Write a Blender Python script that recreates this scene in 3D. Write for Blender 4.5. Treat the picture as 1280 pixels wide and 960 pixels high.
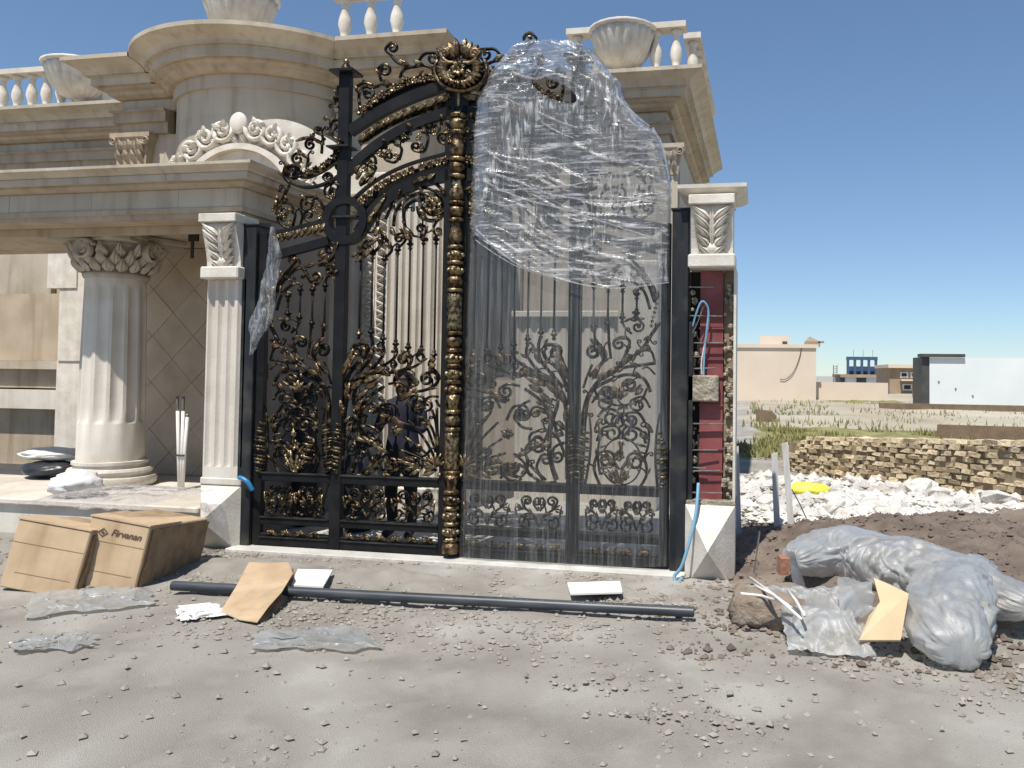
import bpy, math, random
from mathutils import Vector, Matrix, noise
R = math.radians
rnd = random.Random(7)
scene = bpy.context.scene
for o in list(bpy.data.objects): bpy.data.objects.remove(o)
col = scene.collection

# ------------------------------------------------------------------ camera
CX, CY, F = 760.0, 431.0, 1000.0          # principal point and focal length in 1280x960 units
CAM = Vector((2.595, -6.455, 1.6))
YAW, PITCH, ROLL = -0.192, 0.032, 0.012
fw = Vector((math.sin(YAW)*math.cos(PITCH), math.cos(YAW)*math.cos(PITCH), math.sin(PITCH)))
r0 = Vector((math.cos(YAW), -math.sin(YAW), 0)); u0 = r0.cross(fw)
rt = r0*math.cos(ROLL) + u0*math.sin(ROLL); up = -r0*math.sin(ROLL) + u0*math.cos(ROLL)
cd = bpy.data.cameras.new('camera'); cam = bpy.data.objects.new('camera', cd); col.objects.link(cam)
cd.sensor_fit = 'HORIZONTAL'; cd.sensor_width = 36; cd.lens = 36*F/1280
cd.shift_x = -(CX-640)/1280; cd.shift_y = (CY-480)/1280
cd.clip_start = 0.05; cd.clip_end = 3000
M = Matrix((rt, up, -fw)).transposed().to_4x4(); M.translation = CAM; cam.matrix_world = M
scene.camera = cam
# ------------------------------------------------------------------ light
SUN_EL, SUN_AZ = R(63), R(-12)             # azimuth measured from behind the camera, towards the left
sd = Vector((math.sin(SUN_AZ)*math.cos(SUN_EL), -math.cos(SUN_AZ)*math.cos(SUN_EL), math.sin(SUN_EL)))
w = bpy.data.worlds.new('World'); scene.world = w; w.use_nodes = True
nt = w.node_tree; bg = nt.nodes['Background']; sky = nt.nodes.new('ShaderNodeTexSky')
sky.sky_type = 'NISHITA'; sky.sun_disc = False; sky.sun_elevation = SUN_EL
sky.sun_rotation = math.atan2(sd.x, sd.y); sky.air_density = 1.0; sky.dust_density = 0.0; sky.ozone_density = 1.6; sky.altitude = 1200
tint = nt.nodes.new('ShaderNodeMixRGB'); tint.blend_type = 'MULTIPLY'; tint.inputs[0].default_value = 1; tint.inputs[2].default_value = (.80,.96,1.12,1)
gm = nt.nodes.new('ShaderNodeGamma'); gm.inputs[1].default_value = .78; nt.links.new(sky.outputs[0], gm.inputs[0]); nt.links.new(gm.outputs[0], tint.inputs[1]); nt.links.new(tint.outputs[0], bg.inputs[0]); bg.inputs[1].default_value = 0.118
sl = bpy.data.lights.new('sun', 'SUN'); sl.energy = 4.2; sl.angle = R(0.5); sl.color = (1, .955, .88)
so = bpy.data.objects.new('sun', sl); col.objects.link(so); so.rotation_euler = sd.to_track_quat('Z', 'Y').to_euler()
scene.view_settings.view_transform = 'Standard'; scene.view_settings.look = 'None'
scene.view_settings.exposure = 0.45; scene.view_settings.gamma = 1
scene.cycles.max_bounces = 8; scene.cycles.transparent_max_bounces = 24

def at(px, py, Y=None, Z=None, X=None):
    d = fw + rt*((px-CX)/F) + up*((CY-py)/F)
    if Y is not None: t = (Y-CAM.y)/d.y
    elif Z is not None: t = (Z-CAM.z)/d.z
    else: t = (X-CAM.x)/d.x
    return CAM + d*t

# ------------------------------------------------------------------ materials
MATS = {}
def mat(name, c1, c2=None, scale=3.0, rough=.7, metal=0., bump=0., bscale=None, detail=6, lo=.35, hi=.65, stretch=None, c3=None, s3=.6, spec=.4, drip=0., vary=0.):
    m = bpy.data.materials.new(name); m.use_nodes = True; n = m.node_tree.nodes; l = m.node_tree.links
    b = n['Principled BSDF']; b.inputs['Roughness'].default_value = rough; b.inputs['Metallic'].default_value = metal
    b.inputs['Specular IOR Level'].default_value = spec
    tc = n.new('ShaderNodeTexCoord'); src = tc.outputs['Object']
    if stretch:
        mp = n.new('ShaderNodeMapping'); mp.inputs['Scale'].default_value = stretch; l.new(src, mp.inputs[0]); src = mp.outputs[0]
    c2 = c2 or tuple(x*.8 for x in c1)
    nz = n.new('ShaderNodeTexNoise'); nz.inputs['Scale'].default_value = scale; nz.inputs['Detail'].default_value = detail
    l.new(src, nz.inputs[0])
    rp = n.new('ShaderNodeValToRGB'); l.new(nz.outputs[0], rp.inputs[0])
    rp.color_ramp.elements[0].position = lo; rp.color_ramp.elements[1].position = hi
    rp.color_ramp.elements[0].color = (*c1, 1); rp.color_ramp.elements[1].color = (*c2, 1)
    out = rp.outputs[0]
    if c3:
        n3 = n.new('ShaderNodeTexNoise'); n3.inputs['Scale'].default_value = s3; n3.inputs['Detail'].default_value = 8; l.new(tc.outputs['Object'], n3.inputs[0])
        r3 = n.new('ShaderNodeValToRGB'); l.new(n3.outputs[0], r3.inputs[0]); r3.color_ramp.elements[0].position = .48; r3.color_ramp.elements[1].position = .66
        mx = n.new('ShaderNodeMixRGB'); l.new(r3.outputs[0], mx.inputs[0]); l.new(out, mx.inputs[1]); mx.inputs[2].default_value = (*c3, 1); out = mx.outputs[0]
    if drip:
        md = n.new('ShaderNodeMapping'); md.inputs['Scale'].default_value = (5,5,.45); l.new(tc.outputs['Object'], md.inputs[0])
        nd = n.new('ShaderNodeTexNoise'); nd.inputs['Scale'].default_value = 1.6; nd.inputs['Detail'].default_value = 7; l.new(md.outputs[0], nd.inputs[0])
        rd = n.new('ShaderNodeValToRGB'); l.new(nd.outputs[0], rd.inputs[0]); rd.color_ramp.elements[0].position = .5; rd.color_ramp.elements[1].position = .74
        rd.color_ramp.elements[0].color = (0,0,0,1); rd.color_ramp.elements[1].color = (drip,drip,drip,1)
        mdx = n.new('ShaderNodeMixRGB'); mdx.blend_type = 'MULTIPLY'; l.new(rd.outputs[0], mdx.inputs[0]); l.new(out, mdx.inputs[1]); mdx.inputs[2].default_value = (.55,.47,.37,1); out = mdx.outputs[0]
    if vary:
        oi = n.new('ShaderNodeObjectInfo'); hv = n.new('ShaderNodeHueSaturation'); vr = n.new('ShaderNodeMapRange'); vr.inputs[3].default_value = 1-vary; vr.inputs[4].default_value = 1+vary
        l.new(oi.outputs['Random'], vr.inputs[0]); l.new(vr.outputs[0], hv.inputs['Value']); l.new(out, hv.inputs['Color']); out = hv.outputs[0]
    l.new(out, b.inputs['Base Color'])
    if bump:
        nb = n.new('ShaderNodeTexNoise'); nb.inputs['Scale'].default_value = bscale or scale*6; nb.inputs['Detail'].default_value = 8; l.new(src, nb.inputs[0])
        bp = n.new('ShaderNodeBump'); bp.inputs['Strength'].default_value = bump; bp.inputs['Distance'].default_value = .02
        l.new(nb.outputs[0], bp.inputs['Height']); l.new(bp.outputs[0], b.inputs['Normal'])
    MATS[name] = m; return m
mat('stone', (.50,.44,.355), (.42,.36,.28), 1.6, .62, bump=.15, bscale=30, c3=(.38,.32,.24), s3=.9, drip=.6, vary=.06)
mat('stone_pale', (.66,.615,.54), (.57,.52,.445), 2.2, .6, bump=.12, bscale=40, c3=(.52,.465,.385), s3=1.7, drip=.35, vary=.04)
mat('stone_cornice', (.52,.455,.355), (.43,.37,.285), 2.2, .6, bump=.12, bscale=40, c3=(.39,.325,.24), s3=1.2, drip=.5)
mat('stone_shaded', (.23,.195,.17), (.18,.15,.13), 2.2, .6, bump=.12, bscale=40)  # porch stone with the side wall's shade put into its colour
mat('stone_warm', (.44,.36,.265), (.35,.28,.2), 2.5, .65, bump=.1, bscale=30, drip=.6, vary=.08)
mat('stone_carved', (.70,.655,.58), (.58,.53,.45), 6, .6, bump=.2, bscale=50, drip=.35, vary=.05)
mat('tile_stone', (.53,.43,.32), (.42,.335,.24), 3.5, .5, bump=.08, bscale=25, c3=(.45,.37,.28), s3=3, vary=.08)
mat('grout', (.36,.29,.215), rough=.9)
mat('iron', (.007,.0072,.008), (.011,.011,.0115), 8, .5, metal=0., spec=.18, bump=.05, bscale=60, c3=(.016,.015,.0145), s3=5)
mat('iron_dusty', (.012,.0135,.016), (.024,.025,.027), 5, .5, metal=0., spec=.25, bump=.05, c3=(.05,.048,.043), s3=4, stretch=(3,3,.4))
mat('gilt', (.37,.28,.155), (.035,.026,.016), 26, .32, metal=.85, bump=.4, bscale=70, lo=.36, hi=.62)
mat('gilt_scroll', (.30,.215,.11), (.010,.009,.008), 17, .36, metal=.75, bump=.25, bscale=60, lo=.28, hi=.46)
mat('gilt_copper', (.27,.18,.10), (.035,.024,.015), 24, .36, metal=.85, bump=.4, bscale=70, lo=.34, hi=.6)
mat('soil', (.37,.34,.295), (.26,.235,.20), 3.0, .95, bump=.75, bscale=210, c3=(.44,.415,.37), s3=1.5, detail=12)
mat('soil_dark', (.185,.145,.115), (.12,.092,.072), 5, .95, bump=1.0, bscale=35, c3=(.24,.19,.15), s3=1.3)
mat('field_soil', (.42,.37,.28), (.33,.28,.2), .35, .95, bump=.6, bscale=8, c3=(.47,.42,.33), s3=.12)
mat('gypsum', (.72,.70,.66), (.52,.49,.44), 3, .95, bump=.9, bscale=20, c3=(.42,.39,.35), s3=1.2)
mat('pebble', (.36,.325,.275), (.22,.195,.16), 7, .9)
mat('concrete', (.55,.53,.49), (.43,.41,.37), 4, .9, bump=.5, bscale=40)
mat('concrete_rough', (.42,.37,.28), (.19,.16,.12), 22, .95, bump=1, bscale=40)
mat('red_steel', (.235,.062,.062), (.17,.042,.042), 5, .55, bump=.1, c3=(.27,.09,.085), s3=3)
mat('void', (.03,.026,.022), rough=.9)
mat('steel', (.33,.32,.30), (.18,.15,.12), 12, .45, metal=.7)
mat('cardboard', (.52,.385,.245), (.46,.335,.205), 4, .85, bump=.08, bscale=20, c3=(.42,.30,.185), s3=3.2, drip=.4)
mat('cardboard_edge', (.30,.205,.12), (.20,.135,.08), 9, .9, bump=.4)
mat('cardboard_light', (.63,.485,.30), (.57,.43,.26), 5, .85)
mat('print', (.12,.075,.04), rough=.8)
mat('pipe_black', (.03,.035,.042), (.065,.07,.078), 6, .4, stretch=(.5,4,4))
mat('hose_blue', (.02,.17,.36), (.03,.22,.42), 8, .35)
mat('hose_pale', (.16,.33,.47), (.2,.4,.55), 8, .35)
mat('pvc', (.72,.70,.65), (.62,.6,.55), 5, .4)
mat('grass_dry', (.17,.165,.055), (.27,.25,.10), 2.0, .8)
mat('adobe', (.58,.485,.335), (.46,.37,.245), 7, .95, bump=.8, bscale=30, vary=.28)
mat('adobe_dark', (.20,.145,.095), (.15,.105,.07), 3, .95, bump=.5, bscale=20)
mat('mud', (.30,.235,.155), (.22,.165,.105), 8, .95)
mat('plaster_cream', (.66,.56,.45), (.60,.50,.395), .5, .85, c3=(.63,.54,.44), s3=.3)
mat('plaster_white', (.70,.74,.73), (.64,.68,.68), .6, .8)
mat('wall_brown', (.36,.27,.18), (.28,.21,.14), 1, .85)
mat('dark_panel', (.05,.05,.052), (.08,.075,.07), 3, .6)
mat('blue_steel', (.04,.08,.16), (.06,.1,.18), 3, .5)
mat('glass_dark', (.03,.04,.05), rough=.1)
mat('wood_grey', (.62,.61,.58), (.5,.49,.46), 5, .85, stretch=(6,6,.6))
mat('yellow', (.80,.78,.10), (.7,.66,.06), 4, .5)
mat('skin', (.36,.2,.13), rough=.5)
mat('hair', (.045,.024,.013), (.02,.012,.008), 30, .6)
mat('cloth_navy', (.012,.014,.026), (.022,.024,.04), 6, .85, bump=.3, bscale=18)
mat('cloth_dark', (.02,.019,.02), (.03,.028,.028), 6, .9)
mat('tarp_dark', (.018,.019,.024), (.035,.037,.045), 4, .35, bump=.5, bscale=6)
mat('tarp_green', (.03,.12,.09), (.02,.08,.06), 4, .5)
mat('sack_white', (.72,.71,.70), (.6,.59,.57), 4, .7, bump=.5, bscale=10)
mat('paper_white', (.74,.735,.70), (.66,.65,.61), 5, .7)
mat('clod', (.27,.215,.165), (.19,.145,.11), 9, .95, bump=1., bscale=30, c3=(.33,.28,.22), s3=4)
mat('brick_raw', (.36,.17,.10), (.28,.13,.08), 5, .9, bump=.4)

def plastic(name, tint, base, amp, scale, stretch, white=.7, rough=.12, lo=.45, hi=.72, gloss=.5, rot=(0,0,0), second=None, bumpk=.8, dirt=0.):
    """thin clear film: see-through where single, milky where folded on itself"""
    m = bpy.data.materials.new(name); m.use_nodes = True; n = m.node_tree.nodes; l = m.node_tree.links
    n.remove(n['Principled BSDF']); out = n['Material Output']
    tc = n.new('ShaderNodeTexCoord'); mp = n.new('ShaderNodeMapping'); mp.inputs['Scale'].default_value = stretch; l.new(tc.outputs['Object'], mp.inputs[0]); mp.inputs['Rotation'].default_value = rot; mp.vector_type = 'TEXTURE' if False else 'POINT'
    nz = n.new('ShaderNodeTexNoise'); nz.inputs['Scale'].default_value = scale; nz.inputs['Detail'].default_value = 9; nz.inputs['Roughness'].default_value = .68
    nz.inputs['Distortion'].default_value = .5; l.new(mp.outputs[0], nz.inputs[0])
    mr = n.new('ShaderNodeMapRange'); mr.inputs[1].default_value = lo; mr.inputs[2].default_value = hi; mr.inputs[3].default_value = base; mr.inputs[4].default_value = base+amp
    hs = nz.outputs[0]
    if second:
        m_2 = n.new('ShaderNodeMapping'); m_2.inputs['Scale'].default_value = second[1]; l.new(tc.outputs['Object'], m_2.inputs[0]); m_2.inputs['Rotation'].default_value = second[2]
        n_2 = n.new('ShaderNodeTexNoise'); n_2.inputs['Scale'].default_value = second[0]; n_2.inputs['Detail'].default_value = 9; n_2.inputs['Roughness'].default_value = .65; l.new(m_2.outputs[0], n_2.inputs[0])
        nz.inputs['Distortion'].default_value = 1.1; n_2.inputs['Distortion'].default_value = .9
        nm = n.new('ShaderNodeTexNoise'); nm.inputs['Scale'].default_value = 1.5; nm.inputs['Detail'].default_value = 3; l.new(tc.outputs['Object'], nm.inputs[0])
        mk = n.new('ShaderNodeMapRange'); mk.inputs[1].default_value = .47; mk.inputs[2].default_value = .60; l.new(nm.outputs[0], mk.inputs[0])
        mxm = n.new('ShaderNodeMix'); l.new(mk.outputs[0], mxm.inputs['Factor']); l.new(hs, mxm.inputs['A']); l.new(n_2.outputs[0], mxm.inputs['B']); hs = mxm.outputs['Result']
    l.new(hs, mr.inputs[0])
    bp = n.new('ShaderNodeBump'); bp.inputs['Strength'].default_value = bumpk; bp.inputs['Distance'].default_value = .02; l.new(nz.outputs[0], bp.inputs['Height'])
    tr = n.new('ShaderNodeBsdfTransparent'); tr.inputs[0].default_value = (*tint, 1)
    df = n.new('ShaderNodeBsdfDiffuse'); df.inputs[0].default_value = (white, white, white*1.01, 1); l.new(bp.outputs[0], df.inputs['Normal'])
    if dirt:
        nd = n.new('ShaderNodeTexNoise'); nd.inputs['Scale'].default_value = 2.4; nd.inputs['Detail'].default_value = 10; nd.inputs['Roughness'].default_value = .7; l.new(tc.outputs['Object'], nd.inputs[0])
        rd = n.new('ShaderNodeValToRGB'); l.new(nd.outputs[0], rd.inputs[0]); rd.color_ramp.elements[0].position = .42; rd.color_ramp.elements[1].position = .72
        rd.color_ramp.elements[0].color = (white,white*1.01,white*1.0,1); rd.color_ramp.elements[1].color = (white*(1-dirt),white*(1-1.15*dirt),white*(1-1.4*dirt),1); l.new(rd.outputs[0], df.inputs[0])
    tl = n.new('ShaderNodeBsdfTranslucent'); tl.inputs[0].default_value = (white, white, white, 1)
    gl = n.new('ShaderNodeBsdfGlossy'); gl.inputs['Roughness'].default_value = rough; gl.inputs[0].default_value = (.92,.92,.90,1); l.new(bp.outputs[0], gl.inputs['Normal'])
    m0 = n.new('ShaderNodeMixShader'); m0.inputs[0].default_value = .35; l.new(df.outputs[0], m0.inputs[1]); l.new(tl.outputs[0], m0.inputs[2])
    m1 = n.new('ShaderNodeMixShader'); l.new(mr.outputs[0], m1.inputs[0]); l.new(tr.outputs[0], m1.inputs[1]); l.new(m0.outputs[0], m1.inputs[2])
    fr = n.new('ShaderNodeFresnel'); fr.inputs[0].default_value = 1.35; l.new(bp.outputs[0], fr.inputs['Normal'])
    ad = n.new('ShaderNodeMath'); ad.operation = 'MULTIPLY_ADD'; ad.inputs[1].default_value = gloss; ad.inputs[2].default_value = .015; l.new(fr.outputs[0], ad.inputs[0])
    m2 = n.new('ShaderNodeMixShader'); l.new(ad.outputs[0], m2.inputs[0]); l.new(m1.outputs[0], m2.inputs[1]); l.new(gl.outputs[0], m2.inputs[2])
    l.new(m2.outputs[0], out.inputs[0]); MATS[name] = m
plastic('film_lower', (.77,.775,.775), .05, .26, 5, (10,2,.30), .62, .2, .48, .74, .35, bumpk=.4)
plastic('film_upper', (.85,.855,.86), .13, .80, 5, (.6,2,6.0), .88, .14, .50, .68, .35, (0,R(-14),0), (5,(5.5,2,.9),(0,R(20),0)), .35)
plastic('film_rag', (.9,.9,.92), .12, .6, 9, (3,3,1), .8, .2, .45, .72, .4)
plastic('sheet_plastic', (.75,.77,.78), .62, .34, 3.5, (1,1,1), .60, .26, .38, .66, .3, dirt=.4)

# ------------------------------------------------------------------ mesh helpers
class MB:
    def __init__(s): s.v = []; s.f = []
    def add(s, vs, fs):
        k = len(s.v); s.v += [Vector(p) for p in vs]; s.f += [tuple(i+k for i in f) for f in fs]; return s
    def box(s, x0, x1, y0, y1, z0, z1, c=0.0):
        if c <= 0:
            return s.add([(x0,y0,z0),(x1,y0,z0),(x1,y1,z0),(x0,y1,z0),(x0,y0,z1),(x1,y0,z1),(x1,y1,z1),(x0,y1,z1)],
                  [(3,2,1,0),(4,5,6,7),(0,1,5,4),(1,2,6,5),(2,3,7,6),(3,0,4,7)])
        p = [(x0+c,y0),(x1-c,y0),(x1,y0+c),(x1,y1-c),(x1-c,y1),(x0+c,y1),(x0,y1-c),(x0,y0+c)]
        q = [(x0+c,y0+c),(x1-c,y0+c),(x1-c,y0+c),(x1-c,y1-c),(x1-c,y1-c),(x0+c,y1-c),(x0+c,y1-c),(x0+c,y0+c)]
        vs = [(a,b,z0+c) for a,b in p]+[(a,b,z1-c) for a,b in p]+[(a,b,z1) for a,b in q]+[(a,b,z0) for a,b in q]
        fs = [(i,(i+1)%8,8+(i+1)%8,8+i) for i in range(8)]+[(8+i,8+(i+1)%8,16+(i+1)%8,16+i) for i in range(8)]+[tuple(range(16,24)),tuple(range(31,23,-1))]
        fs += [(24+i,24+(i+1)%8,(i+1)%8,i) for i in range(8)]
        return s.add(vs, fs)
    def obox(s, c, ax, ay, az):
        c, ax, ay, az = map(Vector, (c, ax, ay, az)); vs = []
        for k in (-1,1):
            for a,b in ((-1,-1),(1,-1),(1,1),(-1,1)): vs.append(c+ax*a+ay*b+az*k)
        return s.add(vs, [(3,2,1,0),(4,5,6,7),(0,1,5,4),(1,2,6,5),(2,3,7,6),(3,0,4,7)])
    def loft(s, rings, cap=True, close=True):
        n = len(rings[0]); vs = [p for r in rings for p in r]; fs = []
        for j in range(len(rings)-1):
            for i in range(n if close else n-1): fs.append((j*n+i, j*n+(i+1)%n, (j+1)*n+(i+1)%n, (j+1)*n+i))
        if cap and close: fs += [tuple(range(n-1,-1,-1)), tuple((len(rings)-1)*n+i for i in range(n))]
        return s.add(vs, fs)
    def lathe(s, prof, cx, cy, seg=20, a0=0, a1=None, rmod=None):
        full = a1 is None; n = seg if full else seg+1; rings = []
        for (r, z) in prof:
            ring = []
            for i in range(n):
                a = a0+(2*math.pi*i/seg if full else (a1-a0)*i/seg)
                rr = r*(rmod(a, z) if rmod else 1); ring.append((cx+rr*math.cos(a), cy+rr*math.sin(a), z))
            rings.append(ring)
        return s.loft(rings, cap=full, close=full)
    def tube(s, pts, r, n=6, r1=None):
        pts = [Vector(p) for p in pts]; rings = []; nrm = None
        for i, p in enumerate(pts):
            t = (pts[min(i+1,len(pts)-1)]-pts[max(i-1,0)])
            t = t.normalized() if t.length > 1e-9 else Vector((0,0,1))
            if nrm is None: nrm = t.cross(Vector((0,1,0)) if abs(t.y) < .9 else Vector((1,0,0)))
            nrm = (nrm - t*nrm.dot(t)); nrm = nrm.normalized() if nrm.length > 1e-6 else t.orthogonal().normalized()
            b = t.cross(nrm); k = i/max(1,len(pts)-1); rr = r+((r1 if r1 is not None else r)-r)*k
            rings.append([p+(nrm*math.cos(2*math.pi*j/n)+b*math.sin(2*math.pi*j/n))*rr for j in range(n)])
        return s.loft(rings)
    def strip(s, pts, w, d, w1=None, wm=None, n=6):
        """bar lying in the gate plane: w across the plane, d front to back"""
        pts = [Vector(p) for p in pts]; rings = []
        if n == 4: cs = [(-1,-1),(1,-1),(1,1),(-1,1)]
        else: cs = [(math.cos(2*math.pi*(j+.5)/n)*1.1, math.sin(2*math.pi*(j+.5)/n)*1.1) for j in range(n)]
        for i, p in enumerate(pts):
            t = pts[min(i+1,len(pts)-1)]-pts[max(i-1,0)]; t.y = 0
            t = t.normalized() if t.length > 1e-9 else Vector((0,0,1))
            q = Vector((t.z,0,-t.x)); k = i/max(1,len(pts)-1)
            ww = w+((w1 if w1 is not None else w)-w)*k
            if wm: ww *= wm(k)
            rings.append([p+q*(a*ww/2)+Vector((0,b*d/2*(ww/w if n != 4 else 1),0)) for a,b in cs])
        return s.loft(rings)
    def grid(s, nu, nv, fn, hole=None):
        vs = [fn(i/nu, j/nv) for j in range(nv+1) for i in range(nu+1)]; fs = []
        for j in range(nv):
            for i in range(nu):
                if hole and hole((i+.5)/nu, (j+.5)/nv): continue
                a = j*(nu+1)+i; fs.append((a, a+1, a+nu+2, a+nu+1))
        return s.add(vs, fs)
    def ball(s, c, r, n=8, m=5, sq=(1,1,1)):
        rings = []
        for j in range(m+1):
            p = -math.pi/2+math.pi*j/m; cr = max(math.cos(p), .02)
            rings.append([(c[0]+r*sq[0]*cr*math.cos(2*math.pi*i/n), c[1]+r*sq[1]*cr*math.sin(2*math.pi*i/n), c[2]+r*sq[2]*math.sin(p)) for i in range(n)])
        return s.loft(rings)
    def leaf(s, base, tip, w, th=.012, curl=.03, n=5, lobes=0):
        """raised acanthus lobe lying roughly in the gate plane, bulging towards the viewer"""
        base, tip = Vector(base), Vector(tip); d = tip-base; L = d.length
        if L < 1e-6: return s
        t = d/L; q = t.cross(Vector((0,1,0))); q = q.normalized() if q.length > 1e-4 else Vector((1,0,0))
        f = Vector((0,-1,0)); rings = []
        for i in range(n+1):
            k = i/n; ww = w*(math.sin(math.pi*min(1,k*.85+.12))**.8)*(1 if not lobes else (1+.3*math.sin(k*lobes*math.pi*2)))
            c = base+d*k+f*(curl*math.sin(k*math.pi*.9))
            rings.append([c-q*ww/2, c+f*th-q*ww*.15, c+f*th*.5, c+f*th+q*ww*.15, c+q*ww/2, c-f*th*.3])
        return s.loft(rings)
    def build(s, name, m, parent=None, smooth=False, label=None, cat=None, group=None, kind=None, bevel=0):
        me = bpy.data.meshes.new(name)
        org = Vector((0,0,0)); p = parent
        while p is not None: org = org+p.location; p = p.parent
        base = org
        if parent is None and s.v and kind is None:
            xs = [v.x for v in s.v]; ys = [v.y for v in s.v]; zs = [v.z for v in s.v]
            base = Vector(((min(xs)+max(xs))/2, (min(ys)+max(ys))/2, min(zs)))
        me.from_pydata([v-base for v in s.v], [], s.f); me.update()
        if smooth:
            for p_ in me.polygons: p_.use_smooth = True
        me.materials.append(MATS[m]); o = bpy.data.objects.new(name, me); col.objects.link(o)
        if parent is None: o.location = base
        else: o.parent = parent
        if smooth == 'auto':
            try:
                md = o.modifiers.new('edge', 'EDGE_SPLIT'); md.split_angle = R(38)
            except Exception: pass
        if bevel:
            bv = o.modifiers.new('bevel', 'BEVEL'); bv.width = bevel; bv.segments = 2; bv.limit_method = 'ANGLE'
        tag(o, label, cat, group, kind); return o
def tag(o, label=None, cat=None, group=None, kind=None):
    if label: o['label'] = label
    if cat: o['category'] = cat
    if group: o['group'] = group
    if kind: o['kind'] = kind
def thing(name, loc, label, cat, group=None):
    o = bpy.data.objects.new(name, None); col.objects.link(o); o.location = Vector(loc); o.empty_display_size = .2
    tag(o, label, cat, group); return o
def catmull(P, n=7):
    if len(P) < 3: return list(P)
    Q = [P[0]]+list(P)+[P[-1]]; out = []
    for i in range(1, len(Q)-2):
        a, b, c, d = Q[i-1], Q[i], Q[i+1], Q[i+2]
        for k in range(n):
            t = k/n; t2 = t*t; t3 = t2*t
            out.append(tuple(.5*(2*b[j]+(c[j]-a[j])*t+(2*a[j]-5*b[j]+4*c[j]-d[j])*t2+(3*b[j]-a[j]-3*c[j]+d[j])*t3) for j in range(len(b))))
    out.append(tuple(P[-1])); return out
def spiral(p, c, sgn, turns=1.4, end=.22, n=14):
    r = math.hypot(p[0]-c[0], p[1]-c[1]); a = math.atan2(p[1]-c[1], p[0]-c[0]); k = max(6, int(n*turns))
    return [(c[0]+r*(1-(1-end)*i/k)*math.cos(a+sgn*2*math.pi*turns*i/k), c[1]+r*(1-(1-end)*i/k)*math.sin(a+sgn*2*math.pi*turns*i/k)) for i in range(1, k+1)]
def nz(x, y, z=0., s=1.): return noise.noise(Vector((x*s, y*s, z*s)))
def fbm(x, y, z=0.): return noise.fractal(Vector((x, y, z)), 1.0, 2.0, 5)
def sweep(mb, prof, path, closed=False):
    """extrude a moulding profile [(out, z)] along a plan path (outside is to the right of travel), mitred"""
    P = [Vector((a, b)) for a, b in path]; rings = []
    for i, p in enumerate(P):
        d0 = (p-P[i-1]).normalized() if i > 0 else None; d1 = (P[i+1]-p).normalized() if i < len(P)-1 else None
        d0 = d0 or d1; d1 = d1 or d0; n0 = Vector((d0.y, -d0.x)); n1 = Vector((d1.y, -d1.x)); mdir = (n0+n1)
        mdir = mdir.normalized() if mdir.length > 1e-5 else n0; k = 1/max(.3, mdir.dot(n0))
        rings.append([(p.x+mdir.x*o*k, p.y+mdir.y*o*k, z) for o, z in prof])
    return mb.loft(rings, cap=True, close=True)

# ================================================================== SETTING
def warp(t, L=420., k=7.5): return L*math.sinh(k*t)/math.sinh(k)
def ground_z(x, y):
    d = math.hypot(x-1, y+1); a = min(1, d/60)
    z = .022*fbm(x*.9, y*.9) + .010*fbm(x*4, y*4, 3) + a*.25*fbm(x*.03, y*.03, 5)
    if abs(y) < 9 and abs(x) < 14:
        for yc in (-2.75+.10*x, -4.2+.10*x):
            g_ = math.exp(-((y-yc)/.11)**2); z += g_*(-.022+.010*math.sin((x*.9+y)*26)*(1 if nz(x*1.3,yc,4) > -.15 else 0))+.010*math.exp(-((abs(y-yc)-.2)/.06)**2)
    if -2.5 < x < 2.6 and -.45 < y < .6: z *= .15
    return z-.012
def gfn(u, v):
    x = warp(u*2-1)+1.0; y = warp(v*2-1)+.0
    return (x, y, ground_z(x, y))
MB().grid(240, 240, gfn).build('ground', 'soil', smooth=True, kind='structure')
def patch(name, m, outline_fn, nu, nv, dz, amp=.05, sc=1.2, kind='structure', edge=True, seed=0):
    def fn(u, v):
        x, y = outline_fn(u, v); e = min(u, 1-u, v, 1-v)*6; e = min(1, e)
        return (x, y, ground_z(x, y)-.03+(.03+dz+amp*(.6+fbm(x*sc, y*sc, seed)))*e)
    return MB().grid(nu, nv, fn).build(name, m, smooth=True, kind=kind)
def quad(a, b, c, d):
    A, B, C, D = (Vector(p) for p in (a, b, c, d))
    def f(u, v):
        p = (A*(1-u)+B*u)*(1-v)+(D*(1-u)+C*u)*v
        return p.x+.25*nz(p.x*.8, p.y*.8, 2), p.y+.25*nz(p.x*.8, p.y*.8, 9)
    return f
patch('field', 'field_soil', quad((2.7,5.0),(40,3.),(60,70),(-6,70)), 90, 90, .02, .10, .25)
patch('rubble_ground', 'gypsum', quad((2.2,1.9),(9,1.2),(10,5.6),(2.1,6.6)), 120, 90, .01, .09, 2.2)
# soil heap along the right pier
def heap(u, v):
    x = 2.15+u*6.0; y = -1.0+v*3.6
    prof = math.sin(math.pi*min(1, max(0, v)))**.8*(.14+.26*min(1, u*2.6))*(1 if u < .85 else (1-u)/.15)*min(1, u*7)
    return (x, y+.25*nz(x*.7, 0, 4), ground_z(x, y)-.02+prof*(1+.25*fbm(x*1.2, y*1.2, 8))+(.03*fbm(x*5, y*5, 2)+.022*fbm(x*14, y*14, 6))*min(1, prof*12))
MB().grid(200, 120, heap).build('soil_mound', 'soil_dark', smooth=True, kind='structure')
def heap_z(x, y): return heap((x-2.15)/6.0, (y+1.0)/3.6)[2]
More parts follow.
